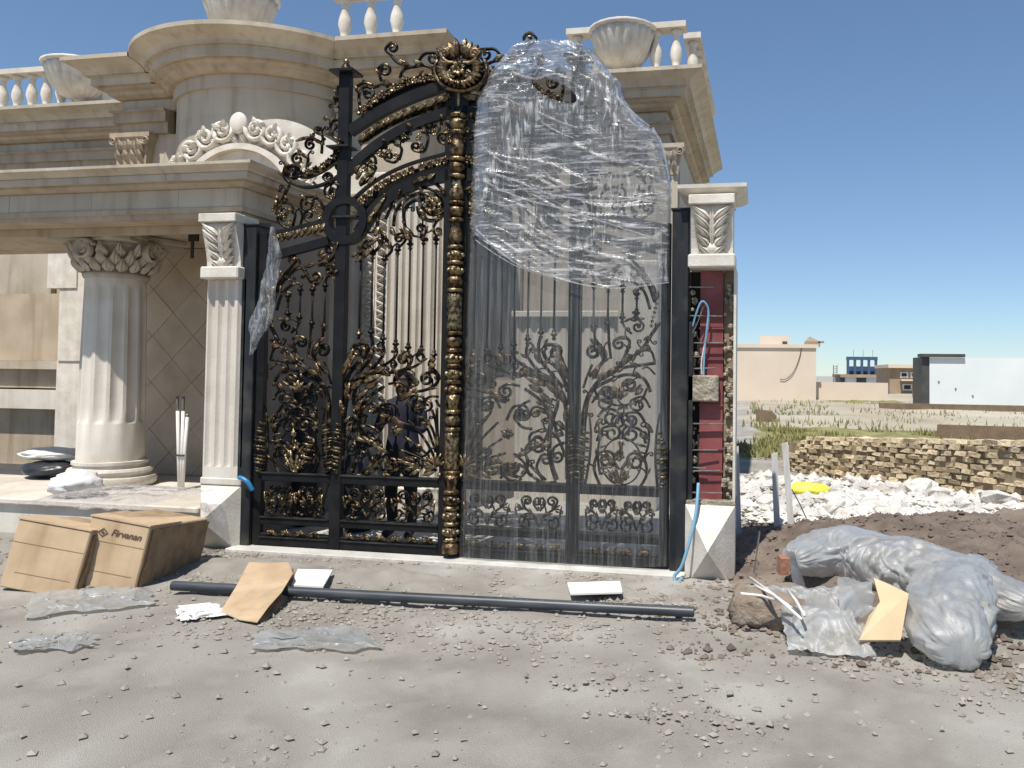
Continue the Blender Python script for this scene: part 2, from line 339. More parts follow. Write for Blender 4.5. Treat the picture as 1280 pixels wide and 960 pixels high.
# low soil spill in front of the gate, running from the left boxes to the pier
def spill(u, v):
    x = -2.6+u*5.6; y = -1.15+v*1.0; e = min(u, 1-u)*5; e = min(1, e)*math.sin(math.pi*v)
    return (x, y, ground_z(x, y)-.02+(.035+.035*fbm(x*2.2, y*2.2, 6)+.02*fbm(x*7, y*7, 1))*e*(1.4-.6*u))
MB().grid(110, 30, spill).build('soil_spill', 'soil', smooth=True, kind='structure')
MB().box(-2.0, 2.0, -.20, .24, -.08, .012, .008).build('threshold', 'concrete', kind='structure')
MB().box(-12.5, 2.2, .26, 4.4, -.1, .006).build('courtyard_paving', 'concrete', kind='structure')

# ---- pebbles and broken bits: nobody could count them
def chips(name, m, n, area, s0, s1, seed, zf=ground_z):
    r = random.Random(seed); mb = MB()
    for _ in range(n):
        x, y = area(r); s = s0+(s1-s0)*r.random()**5; z = zf(x, y)
        vs = [Vector((r.uniform(.6,1.1)*a, r.uniform(.6,1.1)*b, r.uniform(.4,.8)*c))*s for a,b,c in ((1,0,0),(-1,0,0),(0,1,0),(0,-1,0),(0,0,1),(0,0,-1))]
        ro = Matrix.Rotation(r.uniform(0,6.28), 3, 'Z')
        mb.add([ro@v+Vector((x, y, z+s*.25)) for v in vs], [(0,2,4),(2,1,4),(1,3,4),(3,0,4),(2,0,5),(1,2,5),(3,1,5),(0,3,5)])
    return mb.build(name, m, kind='stuff')
def clustered(r):
    while True:
        x, y = r.uniform(-4.5,5), -.22-abs(r.gauss(0,1.7))
        if r.random() < .12+1.6*max(0, fbm(x*.9,y*.9,12)): return x, y
g = chips('gravel', 'pebble', 17000, clustered, .003, .030, 3); tag(g, 'small grey gravel strewn over the ground before the gate', 'gravel')
g = chips('white_gravel', 'gypsum', 3200, lambda r: (r.uniform(2.3,8), r.uniform(1.9,5.8)), .03, .13, 4, lambda x,y: ground_z(x,y)+.06); tag(g, 'broken white plaster bits spread over the rubble ground', 'rubble')
g = chips('soil_clods', 'soil_dark', 1500, lambda r: (r.uniform(2.0,5), r.uniform(-1.9,-.2)), .008, .045, 5); tag(g, 'dark soil clods at the foot of the heap', 'soil')

g = chips('mound_clods', 'soil_dark', 2600, lambda r: (r.uniform(2.3,6.5), r.uniform(-.8,2.3)), .008, .04, 15, heap_z); tag(g, 'loose earth clods lying over the dark soil heap', 'soil')
# ---- dry grass on the plot
mb = MB(); r = random.Random(11)
for k in range(9000):
    if k % 3: x, y = r.uniform(1.6, 7.5), r.uniform(8.6, 16)
    else: x, y = r.uniform(2, 16), r.uniform(14, 36)
    if fbm(x*.4, y*.25, 3) < -.05: continue
    h = r.uniform(.06,.2)*(1 if y < 16 else 1.3); a = r.uniform(0, 6.28); dx, dy = math.cos(a)*.03, math.sin(a)*.03; z = ground_z(x, y)+.03
    lx, ly = r.gauss(0,.05), r.gauss(0,.05)
    mb.add([(x-dx,y-dy,z),(x+dx,y+dy,z),(x+lx,y+ly,z+h)], [(0,1,2)])
o = mb.build('grass', 'grass_dry', kind='stuff'); tag(o, 'olive green dry grass on the empty plot', 'grass')
patch('grass_ground', 'grass_dry', quad((2.3,8.9),(5.8,8.6),(8.6,18.0),(2.0,18.0)), 50, 50, .03, .06, .8)
patch('grass_verge', 'grass_dry', quad((5.0,35),(10,33),(10.4,38),(5.6,38)), 20, 20, .05, .10, .8)

# ================================================================== FAR BUILDINGS
P = at(916,502,Z=0); Q = at(1020,501,Z=0); cx0, cx1, yb = P.x, at(1020,501,Y=39).x, 39.
def zat(py, px, Y): return at(px, py, Y=Y).z
b = thing('cream_building', (at(960,500,Y=39).x, 39, 0), 'plain cream rendered house wall with parapet beyond the empty plot', 'building')
zt = zat(432, 960, 39)
MB().box(at(890,500,Y=39).x, cx1, 39, 48, -.3, zt).build('wall', 'plaster_cream', b)
MB().box(at(889,500,Y=39).x, cx1+.12, 38.9, 39.0, zt-.12, zt+.08).build('coping', 'plaster_cream', b)
MB().box(at(950,430,Y=41).x, at(987,430,Y=41).x, 41, 44, zt, zat(420, 968, 41)).build('roof_hut', 'plaster_cream', b)
MB().box(at(978,430,Y=40.9).x, at(984,430,Y=40.9).x, 40.92, 40.99, zat(432,980,40.9)+.05, zat(430,980,40.9)+.15).build('vent', 'dark_panel', b)
hx = at(1016,428,Y=40).x; hz = zat(433,1016,40)
MB().loft([[(hx-.45,40,hz),(hx+.4,40,hz),(hx+.4,41,hz),(hx-.45,41,hz)],[(hx-.42,40,hz+.3),(hx+.42,40,hz+.28),(hx+.4,41,hz+.3),(hx-.4,41,hz+.3)],[(hx-.15,40.3,hz+.58),(hx-.05,40.3,hz+.52),(hx,40.7,hz+.5),(hx-.15,40.7,hz+.55)]]).build('roof_cooler', 'wall_brown', b)
MB().box(hx+.3, hx+.62, 40, 40.3, hz+.2, hz+.3).build('cooler_duct', 'wall_brown', b)
MB().tube(catmull([tuple(at(1002,434,Y=38.95)),tuple(at(999,448,Y=38.94)),tuple(at(992,465,Y=38.94)),tuple(at(982,474,Y=38.94)),tuple(at(975,474,Y=38.94))],6),.02,4).build('hanging_cable', 'dark_panel', b)
o = MB().box(at(1019,478,Y=40).x, at(1110,478,Y=40).x, 40, 40.25, -.3, zat(478,1060,40)).build('yard_wall', 'plaster_cream', label='low cream yard wall running right from the cream house', cat='wall')
# steel-framed building far off
b = thing('frame_building', (at(1077,478,Y=75).x, 75, 0), 'distant unfinished building with dark blue steel frame on its roof', 'building')
x0, x1 = at(1060,470,Y=75).x, at(1095,470,Y=75).x; z0, z1, z2 = -.5, zat(470,1075,75), zat(450,1075,75)
MB().box(at(1052,470,Y=75).x, at(1110,470,Y=75).x, 75, 84, z0, z1-.15).build('wall', 'plaster_white', b)
MB().box(at(1050,470,Y=75).x, at(1112,470,Y=75).x, 74.6, 84, z1-.15, z1+.15).build('roof_slab', 'wall_brown', b)
for i in range(5):
    x = x0+(x1-x0)*i/4; MB().box(x-.12, x+.12, 75, 75.25, z1+.15, z2).build('column', 'blue_steel', b)
MB().box(x0-.15, x1+.15, 74.97, 75.3, z2, z2+.32).build('roof_beam', 'blue_steel', b)
MB().box(x0, x1, 76, 76.2, z1+.15, z1+.95).build('back_panel', 'blue_steel', b)
for i in range(3): MB().box(x0+.5+i*.9, x0+.53+i*.9, 75, 75.03, z2+.32, z2+1.0).build('starter_bar', 'dark_panel', b)
for i in range(3):
    x = x0-1.2+i*2.0; MB().box(x, x+.9, 74.93, 74.99, .4, 1.4).build('window', 'dark_panel', b)
# brown house
b = thing('brown_building', (at(1130,505,Y=55).x, 55, 0), 'small brown brick house with balcony beside the white wall', 'building')
x0, x1 = at(1112,480,Y=55).x, at(1152,480,Y=55).x; zt = zat(460,1130,55)
MB().box(x0, x1, 55, 62, -.5, zt).build('wall', 'wall_brown', b)
MB().box(x0-.15, x1+.15, 54.6, 62, zt, zt+.25).build('roof', 'plaster_cream', b)
for (a, bb, c, d) in ((1125,1135,465,472),(1138,1148,465,472),(1128,1140,480,488)):
    o = MB().box(at(a,c,Y=55).x, at(bb,c,Y=55).x, 54.93, 54.99, zat(d,1130,55), zat(c,1130,55)).build('window', 'plaster_white', b)
    MB().box(at(a+2,c,Y=55).x, at(bb-2,c,Y=55).x, 54.88, 54.93, zat(d-1.5,1130,55), zat(c+1.5,1130,55)).build('pane', 'glass_dark', o)
MB().box(x0+.7, x1+.1, 54.2, 55, zat(476,1130,55), zat(474,1130,55)).build('balcony', 'plaster_cream', b)
MB().box(at(1141,480,Y=50).x, at(1163,480,Y=50).x, 50, 50.2, -.4, zat(488,1150,50)).build('sheet_fence', 'steel', label='grey sheet metal fence before the small brown house', cat='fence')
# white building at the right
b = thing('white_building', (at(1190,515,Y=31).x, 31, 0), 'white rendered side wall of a house at the far right', 'building')
x0 = at(1162,480,Y=31).x; zt = zat(447,1185,31)
MB().box(x0, x0+7, 31, 31.3, -.5, zt).build('wall', 'plaster_white', b)
MB().box(x0-.32, x0-.003, 31.05, 33.2, -.5, zt+.02).build('side_wall', 'dark_panel', b)
MB().box(x0-.3, x0+7, 31.305, 33.2, -.5, zt-.06).build('core', 'wall_brown', b)
MB().box(x0-.4, x0+1.45, 30.85, 31.6, zt+.025, zt+.16).build('roof_edge', 'dark_panel', b)
for i in range(3): MB().box(x0+.35+i*.7, x0+.41+i*.7, 30.96, 30.99, zt-1.1-.3*i, zt-1.04-.3*i).build('tie_hole', 'dark_panel', b)
MB().box(at(1100,510,Y=29.5).x, at(1300,520,Y=29.5).x, 29.5, 29.8, -.3, .34).build('low_wall', 'adobe_dark', label='long low dark mud wall below the white building', cat='wall')
MB().loft([[(a,b_,-.2) for a,b_ in ((6.8,14.6),(12,13.2),(12.2,13.6),(6.9,15.0))],[(a,b_,z) for a,b_,z in ((6.83,14.6,.36),(12,13.2,.40),(12.2,13.6,.40),(6.93,15.0,.34))]]).build('mud_wall', 'adobe_dark', label='dark brown mud wall stub behind the adobe brick wall at right', cat='wall')
q = at(957,528,Z=0)
MB().loft([[(q.x-.33,q.y,-.1),(q.x+.25,q.y,-.1),(q.x+.3,q.y+.4,-.1),(q.x-.3,q.y+.4,-.1)],[(q.x-.3,q.y,.2),(q.x+.35,q.y,.2),(q.x+.3,q.y+.4,.2),(q.x-.3,q.y+.4,.2)],[(q.x-.35,q.y,.42),(q.x+.15,q.y,.36),(q.x+.2,q.y+.4,.36),(q.x-.3,q.y+.4,.4)]]).build('mud_block', 'adobe_dark', label='weathered dark mud block standing in the dry grass', cat='block')
for (px, pt, Y, lab) in ((1044,456,110,'tiny distant lattice mast left of the blue framed building'),(1098,462,90,'thin distant pole right of the blue framed building')):
    q = at(px,475,Y=Y); zt_ = zat(pt,px,Y)
    t_ = thing('mast', (q.x,Y,0), lab, 'mast')
    for dx in (-.25,.25): MB().box(q.x+dx-.05,q.x+dx+.05,Y,Y+.1,-.3,zt_).build('leg','steel',t_)
    for k in range(6): MB().box(q.x-.2,q.x+.2,Y+.02,Y+.08,zt_*(.4+.1*k)-.04,zt_*(.4+.1*k)+.04).build('brace','steel',t_)
# adobe brick wall
wa, wb = Vector((3.02,7.1,0)), Vector((5.23,4.76,0)); wd = (wb-wa).normalized(); wn = Vector((wd.y,-wd.x,0)); wn = wn if wn.y < 0 else -wn
aw = thing('adobe_wall', (wa+wb)/2, 'rough unmortared wall of small yellow adobe bricks on the plot', 'wall')
Lw = 4.6; rr = random.Random(5)
bm0 = []
for k in range(8):
    mbb = MB(); c = lambda: rr.uniform(.72, 1.0)
    hx_, hy_, hz_ = .094, .10, .035
    mbb.add([(sx*hx_*c(), sy*hy_*c(), sz*hz_*c()) for sz in (-1,1) for sx,sy in ((-1,-1),(1,-1),(1,1),(-1,1))], [(3,2,1,0),(4,5,6,7),(0,1,5,4),(1,2,6,5),(2,3,7,6),(3,0,4,7)])
    me = bpy.data.meshes.new('brick'); me.from_pydata(mbb.v, [], mbb.f); me.materials.append(MATS['adobe']); bm0.append(me)
ang = math.atan2(wd.y, wd.x)
for row in range(10):
    n = int(Lw/.205)
    for i in range(n):
        s_ = i*.205+(.1 if row % 2 else 0)+rr.gauss(0,.006)
        if row > 6 and s_ < .10*(row-5): continue
        t = s_/3.2; zz = .035+row*.0655*(.84+.34*t)+ground_z(3,6)
        o = bpy.data.objects.new('brick', rr.choice(bm0)); col.objects.link(o); o.parent = aw
        p = wa+wd*s_+wn*rr.gauss(0,.022)-aw.location
        o.location = (p.x, p.y, zz); o.rotation_euler = (rr.gauss(0,.05), rr.gauss(0,.05), ang+rr.gauss(0,.09)); o.scale = (rr.uniform(.82,1.06),1,rr.uniform(.88,1.0))
q0, q1 = wa+wd*.05-wn*.02, wa+wd*Lw-wn*.02
MB().loft([[q0+wn*.08,q1+wn*.08,q1-wn*.08,q0-wn*.08],[q0+wn*.08+Vector((0,0,.46)),q1+wn*.08+Vector((0,0,.72)),q1-wn*.08+Vector((0,0,.72)),q0-wn*.08+Vector((0,0,.46))]]).build('mud_core', 'mud', aw)
# larger plaster lumps
lump = []
for k in range(5):
    m_ = MB().ball((0,0,0), .5, 8, 5); m_.v = [v*(1+.45*nz(v.x*3,v.y*3,v.z*3+k*7)) for v in m_.v]
    me = bpy.data.meshes.new('plaster_lump'); me.from_pydata([Vector((v.x*1.2,v.y,v.z*.7)) for v in m_.v], [], m_.f); me.materials.append(MATS['gypsum']); lump.append(me)
rr = random.Random(21)
for i in range(130):
    x, y = rr.uniform(2.5, 8.2), rr.uniform(2.3, 5.4)
    s = .07+.33*rr.random()**2; o = bpy.data.objects.new('plaster_lump', rr.choice(lump)); col.objects.link(o)
    o.location = (x, y, ground_z(x,y)+.07+s*.10); o.scale = (s,s,s*rr.uniform(.6,1)); o.rotation_euler = (rr.gauss(0,.2),rr.gauss(0,.2),rr.uniform(0,6.28))
    tag(o, 'rough white lump among the broken plaster rubble', 'rubble', 'white rubble lumps below the adobe wall')

# ================================================================== VILLA
villa = thing('villa', (-3,4.3,0), 'ornate cream stone villa with round bay, heavy cornices and carved arch behind the gate', 'house')
dc, dr = Vector((-3.9,3.3)), 1.24; a0 = math.asin((3.3-2.75)/dr)
arc = [(dc.x+dr*math.cos(math.pi+a0+(math.pi-2*a0)*i/24), dc.y+dr*math.sin(math.pi+a0+(math.pi-2*a0)*i/24)) for i in range(25)]
path = [(-12,9),(-12,4.3),(-5.95,4.3),(-5.95,2.75)]+arc+[(-1.6,2.75),(-1.6,4.3),(1.47,4.3),(1.47,9)]
sweep(MB(), [(0,0),(0,4.66),(-.25,4.66),(-.25,0)], path).build('wall', 'stone', villa)
cpath_v = [(x+(.16 if x<-5.9 else 0)-(.22 if x>1 else 0), y) for x,y in path]
def moulding(name, pts, m, pth=None): 
    pts = [(a*1.62, z) for a, z in pts]
    o = sweep(MB(), [(-.05,pts[0][1])]+pts+[(-.05,pts[-1][1])], pth or cpath_v).build(name, m, villa); return o
for pth in (cpath_v[:4]+[(-5.12,2.75)], [(-2.70,2.75)]+cpath_v[29:]): moulding('architrave', [(.045,4.66),(.045,4.80),(.075,4.80),(.075,4.925),(.10,4.94),(.10,4.965)], 'stone_warm', pth)
MB().lathe([(dr-.2,4.6),(dr-.002,4.6),(dr-.002,4.98),(dr-.2,4.98)], dc.x, dc.y, 40, math.pi+a0-.1, 2*math.pi-a0+.1).build('drum_wall', 'stone', villa)
moulding('frieze', [(.025,4.967),(.025,5.12)], 'stone')
moulding('bed_moulding', [(.06,5.122),(.10,5.16),(.11,5.20),(.155,5.22),(.155,5.25)], 'stone_warm')
moulding('corona', [(.19,5.252),(.19,5.345),(.205,5.35),(.205,5.365)], 'stone')
moulding('cyma', [(.23,5.367),(.235,5.40),(.26,5.44),(.315,5.49),(.34,5.51),(.34,5.56)], 'stone_cornice')
MB().box(-11.8,1.3,4.5,8.9,4.7,5.55).build('roof_slab', 'stone', villa)
MB().box(-5.8,-1.75,2.9,4.6,4.7,5.54).build('bay_roof', 'stone', villa)
MB().lathe([(.02,5.2),(dr-.1,5.2),(dr-.1,5.548),(.02,5.548)], dc.x, dc.y, 32).build('drum_roof', 'stone', villa)
# pilasters with leafy capitals against the upper wall
def pilaster(xc, yf, z0, z1, w, parent, m='stone'):
    o = MB().box(xc-w/2, xc+w/2, yf-.09, yf-.002, z0, z1-.42).build('pilaster', m, parent)
    mb = MB(); mb.loft([[(xc-w/2-k, yf-.1-k*.7, z),(xc+w/2+k, yf-.1-k*.7, z),(xc+w/2+k, yf-.003, z),(xc-w/2-k, yf-.003, z)] for k, z in ((0,z1-.418),(.02,z1-.3),(.06,z1-.1),(.09,z1-.06),(.09,z1-.002))])
    c = mb.build('capital', m, o)
    for row, (zb, zl, n) in enumerate(((z1-.40,.16,4),(z1-.28,.18,3))):
        for i in range(n):
            x = xc-w/2+w*(i+.5)/n; MB().leaf((x,yf-.10,zb),(x,yf-.17,zb+zl),w/n*.95,.025,.03).build('leaf', m, c)
    for s_ in (-1,1):
        pts = spiral((xc+s_*(w/2-.02), z1-.07), (xc+s_*(w/2+.03), z1-.11), s_, 1.6, .2, 10)
        MB().strip([(a, yf-.16, bz) for a, bz in pts], .022, .05).build('volute', m, c)
pilaster(1.28, 4.3, .3, 4.66, .34, villa); pilaster(-.9, 4.3, .3, 4.66, .34, villa)
pilaster(-5.62, 2.75, .3, 4.66, .42, villa, 'stone_warm')
pilaster(-6.9, 4.3, .3, 4.66, .34, villa); pilaster(-8.6, 4.3, .3, 4.66, .34, villa)
# parapet
def baluster_mesh():
    mb = MB().lathe([(.075,0),(.075,.05),(.045,.08),(.06,.14),(.085,.24),(.075,.32),(.04,.44),(.05,.48),(.04,.50),(.07,.53),(.07,.58)],0,0,12)
    me = bpy.data.meshes.new('baluster'); me.from_pydata(mb.v,[],mb.f)
    for p in me.polygons: p.use_smooth = True
    me.materials.append(MATS['stone_carved']); return me
BAL = baluster_mesh()
def parapet(segs):
    for (xa, ya, xb, yb_) in segs:
        d = Vector((xb-xa, yb_-ya,0)); L = d.length; t = d/L; n = Vector((t.y,-t.x,0)); z = 5.56
        pl = MB().obox(Vector(((xa+xb)/2,(ya+yb_)/2,z+.04)), t*L/2, n*.13, (0,0,.038)).build('parapet_plinth', 'stone_pale', villa)
        MB().obox(Vector(((xa+xb)/2,(ya+yb_)/2,z+.70)), t*L/2, n*.12, (0,0,.04)).build('parapet_rail', 'stone_pale', villa)
        k = max(1, int(L/.27))
        for i in range(k):
            p = Vector((xa,ya,z+.08))+t*(L*(i+.5)/k)-villa.location
            o = bpy.data.objects.new('baluster', BAL); col.objects.link(o); o.parent = villa; o.location = p
parapet([(-.1,4.22,1.55,4.22),(-11,4.22,-7.4,4.22),(-2.75,2.62,-1.7,2.62),(1.6,4.5,1.6,8)])
def urn(x, y, z, s, label):
    u = thing('stone_urn', (x,y,z), label, 'urn', 'fluted stone urns along the villa parapet')
    MB().lathe([(.16*s,z),(.16*s,z+.04),(.08*s,z+.08),(.07*s,z+.13),(.1*s,z+.15)],x,y,16).build('foot','stone_carved',u,True)
    fl = lambda a, zz: 1+.07*abs(math.sin(a*11))
    MB().lathe([(.12*s,z+.15),(.24*s,z+.22),(.34*s,z+.36),(.40*s,z+.55),(.42*s,z+.62)],x,y,132,rmod=fl).build('bowl','stone_carved',u,True)
    MB().lathe([(.40*s,z+.62),(.47*s,z+.64),(.48*s,z+.68),(.44*s,z+.70),(.36*s,z+.66),(.02,z+.6)],x,y,24).build('rim','stone_carved',u,True)
p = at(777,92,Y=4.1); urn(p.x, 4.2, 5.562, 1.0, 'wide fluted stone urn on the villa cornice right of the gate')
urn(-7.9, 4.12, 5.565, 1.15, 'large fluted stone urn on the left wing of the villa')
urn(dc.x, 2.4, 5.565, 1.0, 'fluted stone urn above the round bay of the villa')

# ---- carved portal in front of the bay
PY = 1.8
pc = at(303,200,Y=PY).x; zs = at(303,213,Y=PY).z-.50        # arch centre and springing
ri = pc-at(262,200,Y=PY).x; r_in = .62; r_out = .98
xr = at(566,400,Y=PY).x; xj = at(398,400,Y=PY).x
ztop = at(500,217,Y=PY).z
portal = thing('portal', (pc,PY,0), 'sunlit carved stone portal with crested arch and fluted jamb behind the left leaf', 'portal')
def arch_ring(mb, r0_, r1_, y0, y1, n=28, a0=0, a1=math.pi):
    rings = []
    for i in range(n+1):
        a = a0+(a1-a0)*i/n; c_, s_ = math.cos(a), math.sin(a)
        rings.append([(pc+r0_*c_,y0,zs+r0_*s_),(pc+r1_*c_,y0,zs+r1_*s_),(pc+r1_*c_,y1,zs+r1_*s_),(pc+r0_*c_,y1,zs+r0_*s_)])
    return mb.loft(rings)
arch_ring(MB(), r_in, r_in+.10, PY-.04, PY+.5).build('arch_moulding', 'stone_carved', portal)
arch_ring(MB(), r_in+.102, r_in+.17, PY-.12, PY+.5).build('arch_moulding', 'stone_carved', portal)
arch_ring(MB(), r_in+.172, r_out, PY-.02, PY+.5).build('arch_face', 'stone_carved', portal)
sh = []
for i in range(25):
    a = R(-10)+R(105)*i/24; k = max(0, min(1, (R(88)-a)/R(70))); r1_ = r_out+.03+.40*k**.7; c_, s_ = math.cos(a), math.sin(a)
    sh.append([(pc+(r_out-.05)*c_,PY+.03,zs+(r_out-.05)*s_),(pc+r1_*c_,PY+.03,zs+r1_*s_),(pc+r1_*c_,PY+.45,zs+r1_*s_),(pc+(r_out-.05)*c_,PY+.45,zs+(r_out-.05)*s_)])
MB().loft(sh).build('arch_shoulder', 'stone_carved', portal)
# carved crest: scrolls and leaves riding on the arch
rr = random.Random(9)
for i in range(13):
    a = math.pi*(.06+.88*i/12); s_ = 1 if i < 6 else -1
    c = (pc+(r_out+.02)*math.cos(a), zs+(r_out+.02)*math.sin(a))
    if i == 6:
        MB().ball((c[0],PY-.09,c[1]+.03),.12,18,10,(.95,.3,1.05)).build('crest_boss','stone_carved',portal,True); continue
    sp = spiral((c[0]+.145*math.cos(a+1.2*s_), c[1]+.145*math.sin(a+1.2*s_)), (c[0]-.02*math.cos(a),c[1]-.02*math.sin(a)), s_, 1.7, .15, 12)
    MB().strip([(x,PY-.07,z) for x,z in sp],.05,.08).build('crest_scroll','stone_carved',portal,True)
    for k in range(6):
        b_ = a+rr.uniform(-2.2,2.2); L = rr.uniform(.06,.12)
        MB().leaf((c[0],PY-.06,c[1]),(c[0]+L*math.cos(b_),PY-.08,c[1]+L*math.sin(b_)),.07,.03,.03).build('crest_leaf','stone_carved',portal)
for i in range(22):
    a = math.pi*(.03+.94*i/21); c0, c1 = r_in+.19, r_out-.02
    MB().leaf((pc+c0*math.cos(a),PY-.025,zs+c0*math.sin(a)),(pc+c1*math.cos(a+.06),PY-.03,zs+c1*math.sin(a+.06)),.075,.035,.03).build('arch_leaf','stone_carved',portal)
# jambs
MB().box(pc-r_out-.2, pc-r_in, PY, PY+.5, 0, zs).build('jamb', 'stone_pale', portal)
MB().box(pc-r_in, pc+r_in, PY+.46, PY+.5, 0, zs+.6).build('door_recess', 'stone_warm', portal)
def fluted_panel(mb, x0, x1, yf, z0, z1, n, depth=.035, yb=None, gap=.35):
    w_ = (x1-x0)/n; prof = [(x0,yf)]
    for i in range(n):
        a, b_ = x0+w_*(i+gap/2), x0+w_*(i+1-gap/2)
        prof.append((a,yf))
        for k in range(1,6): t = k/6; prof.append((a+(b_-a)*t, yf+depth*math.sin(math.pi*t)))
        prof.append((b_,yf))
    prof.append((x1,yf)); yb = yb if yb is not None else yf+.2; prof += [(x1,yb),(x0,yb)]
    return mb.loft([[(x,y,z0) for x,y in prof],[(x,y,z1) for x,y in prof]])
x_c0, x_c1 = at(452,400,Y=PY).x, at(484,400,Y=PY).x
MB().box(pc+r_in, x_c0-.22, PY+.06, PY+.5, 0, ztop).build('jamb', 'stone_pale', portal)
fluted_panel(MB(), x_c0-.218, x_c0-.002, PY-.02, .3, ztop-.25, 2, yb=PY+.5).build('fluted_strip','stone_pale',portal)
for s_ in (0,1):
    xa = x_c0+(x_c1-x_c0)*s_/2+.004; xb = x_c0+(x_c1-x_c0)*(s_+1)/2-.004
    band = MB().box(xa, xb, PY-.01, PY+.5, .3, ztop-.25).build('carved_band','stone_carved',portal)
    for i in range(70):
        z = .35+i*.05
        if z > ztop-.35: break
        sg = 1 if (i+s_) % 2 else -1; xm = (xa+xb)/2
        MB().leaf((xm-sg*(xb-xa)*.30,PY-.012,z),(xm+sg*(xb-xa)*.38,PY-.02,z+.05),.036,.024,.018).build('carved_leaf','stone_carved',band)
fluted_panel(MB(), x_c1+.002, xr, PY-.05, .3, ztop-.25, 9, .05, PY+.5).build('fluted_jamb','stone_pale',portal)
MB().box(pc+r_in-.02, xr+.06, PY-.09, PY+.5, 0, .298, .01).build('jamb_base','stone_pale',portal)
MB().box(pc+r_in+.3, xr+.08, PY-.10, PY+.5, ztop-.248, ztop, .015).build('jamb_cornice','stone_pale',portal)
# terrace wall behind the wrapped leaf
tz = at(700,389,Y=3.0).z
tw = thing('terrace_wall', (.3,3.0,0), 'pale stone terrace wall with coping seen through the wrapped leaf', 'wall')
fluted_panel(MB(), xr+.35, at(846,500,Y=3.0).x-.2, 3.0, .0, tz-.08, 12, .03, 3.3).build('panel','stone_pale',tw)
MB().box(xr+.3, at(846,500,Y=3.0).x-.15, 2.93, 3.34, tz-.078, tz, .01).build('coping','stone_pale',tw)
xs0, xs1 = at(772,420,Y=2.6).x, at(822,420,Y=2.6).x
MB().box(xs0, xs1, 2.6, 2.9, 0, at(800,325,Y=2.6).z, .02).build('gate_lodge_pier','stone_pale',label='square pale stone pier standing behind the right half of the wrapped leaf',cat='pier')

# ================================================================== PORTICO (left of the gate)
PZ = .33
portico = thing('portico', (-4.2,.8,0), 'cream stone porch with moulded entablature and diagonal tiled wall left of the gate', 'porch')
cpath = [(-9.5,1.9),(-9.5,.03),(-2.10,.03),(-2.10,1.9)]
def cm(name, pts, m):
    if name in ('frieze','corona','cyma'):
        x = -2.10-.62; run = [(-9.5,1.9),(-9.5,.03),(x-.93*int((9.3+x)/.93),.03)]; P_ = [(-.06,pts[0][1])]+pts+[(-.06,pts[-1][1])]
        sweep(MB(), P_, run).build(name, m, portico); sweep(MB(), P_, [(x+.004,.03),(-2.10,.03),(-2.10,1.9)]).build(name, m, portico)
        for k in range(int((9.3+x)/.93)): sweep(MB(), P_, [(x-.93*(k+1)+.004,.03+.0015*(k%2)),(x-.93*k,.03+.0015*(k%2))]).build(name, m, portico)
        return
    return sweep(MB(), [(-.06,pts[0][1])]+pts+[(-.06,pts[-1][1])], cpath).build(name, m, portico)
cm('architrave', [(.02,2.955),(.02,3.00),(.05,3.003),(.05,3.045)], 'stone_warm')
cm('frieze', [(.035,3.047),(.04,3.06),(.035,3.22)], 'stone')
cm('bed_moulding', [(.07,3.222),(.13,3.25),(.13,3.27)], 'stone_warm')
cm('corona', [(.205,3.272),(.205,3.325)], 'stone')
cm('cyma', [(.225,3.327),(.24,3.345),(.295,3.37),(.30,3.375),(.30,3.40)], 'stone_cornice')
MB().box(-9.4,-2.13,.08,1.9,2.96,3.40).build('roof_slab','stone_warm',portico)
MB().box(-9.4,-2.6,.35,.40,2.88,2.958).build('soffit_beam','stone_warm',portico)
MB().box(-9.0,-2.36,-.04,2.1,-.05,PZ-.06).build('platform','stone_pale',portico)
MB().box(-9.05,-2.365,-.09,2.1,PZ-.058,PZ,.012).build('platform_edge','stone_pale',portico)
MB().box(-2.32,-1.965,.30,1.35,0,2.95).build('side_wall','stone_shaded',portico)
bw = MB().box(-4.75,-2.33,1.70,1.95,PZ+.002,2.957).build('tiled_wall','grout',portico)
def clip(poly, x0, x1, z0, z1):
    for ax, lim, sg in ((0,x0,1),(0,x1,-1),(1,z0,1),(1,z1,-1)):
        out = []
        for i in range(len(poly)):
            a, b_ = poly[i-1], poly[i]; da, db = (a[ax]-lim)*sg, (b_[ax]-lim)*sg
            if (da >= 0) != (db >= 0):
                t = da/(da-db); out.append((a[0]+(b_[0]-a[0])*t, a[1]+(b_[1]-a[1])*t))
            if db >= 0: out.append(b_)
        poly = out
        if len(poly) < 3: return []
    return poly
T = .27
for i in range(-6, 8):
    for j in range(-8, 14):
        if (i+j) % 2: continue
        cx_, cz_ = -3.6+i*T, 1.4+j*T; h = T-.0035
        pl = clip([(cx_-h,cz_),(cx_,cz_-h),(cx_+h,cz_),(cx_,cz_+h)], -4.74, -2.34, PZ+.01, 2.95)
        if len(pl) < 3: continue
        y = 1.692+rnd.uniform(-.002,.002); n = len(pl)
        MB().add([(a,y,b_) for a,b_ in pl]+[(a,1.705,b_) for a,b_ in pl], [tuple(range(n))]+[(k,n+k,n+(k+1)%n,(k+1)%n) for k in range(n)]).build('tile','tile_stone',bw)
# steel bracket hanging from the soffit
q = at(236,303,Y=.5)
MB().box(q.x-.01,q.x+.10,.5,.52,2.83,2.955).box(q.x+.02,q.x+.05,.5,.515,2.66,2.829).build('bracket','void',portico)

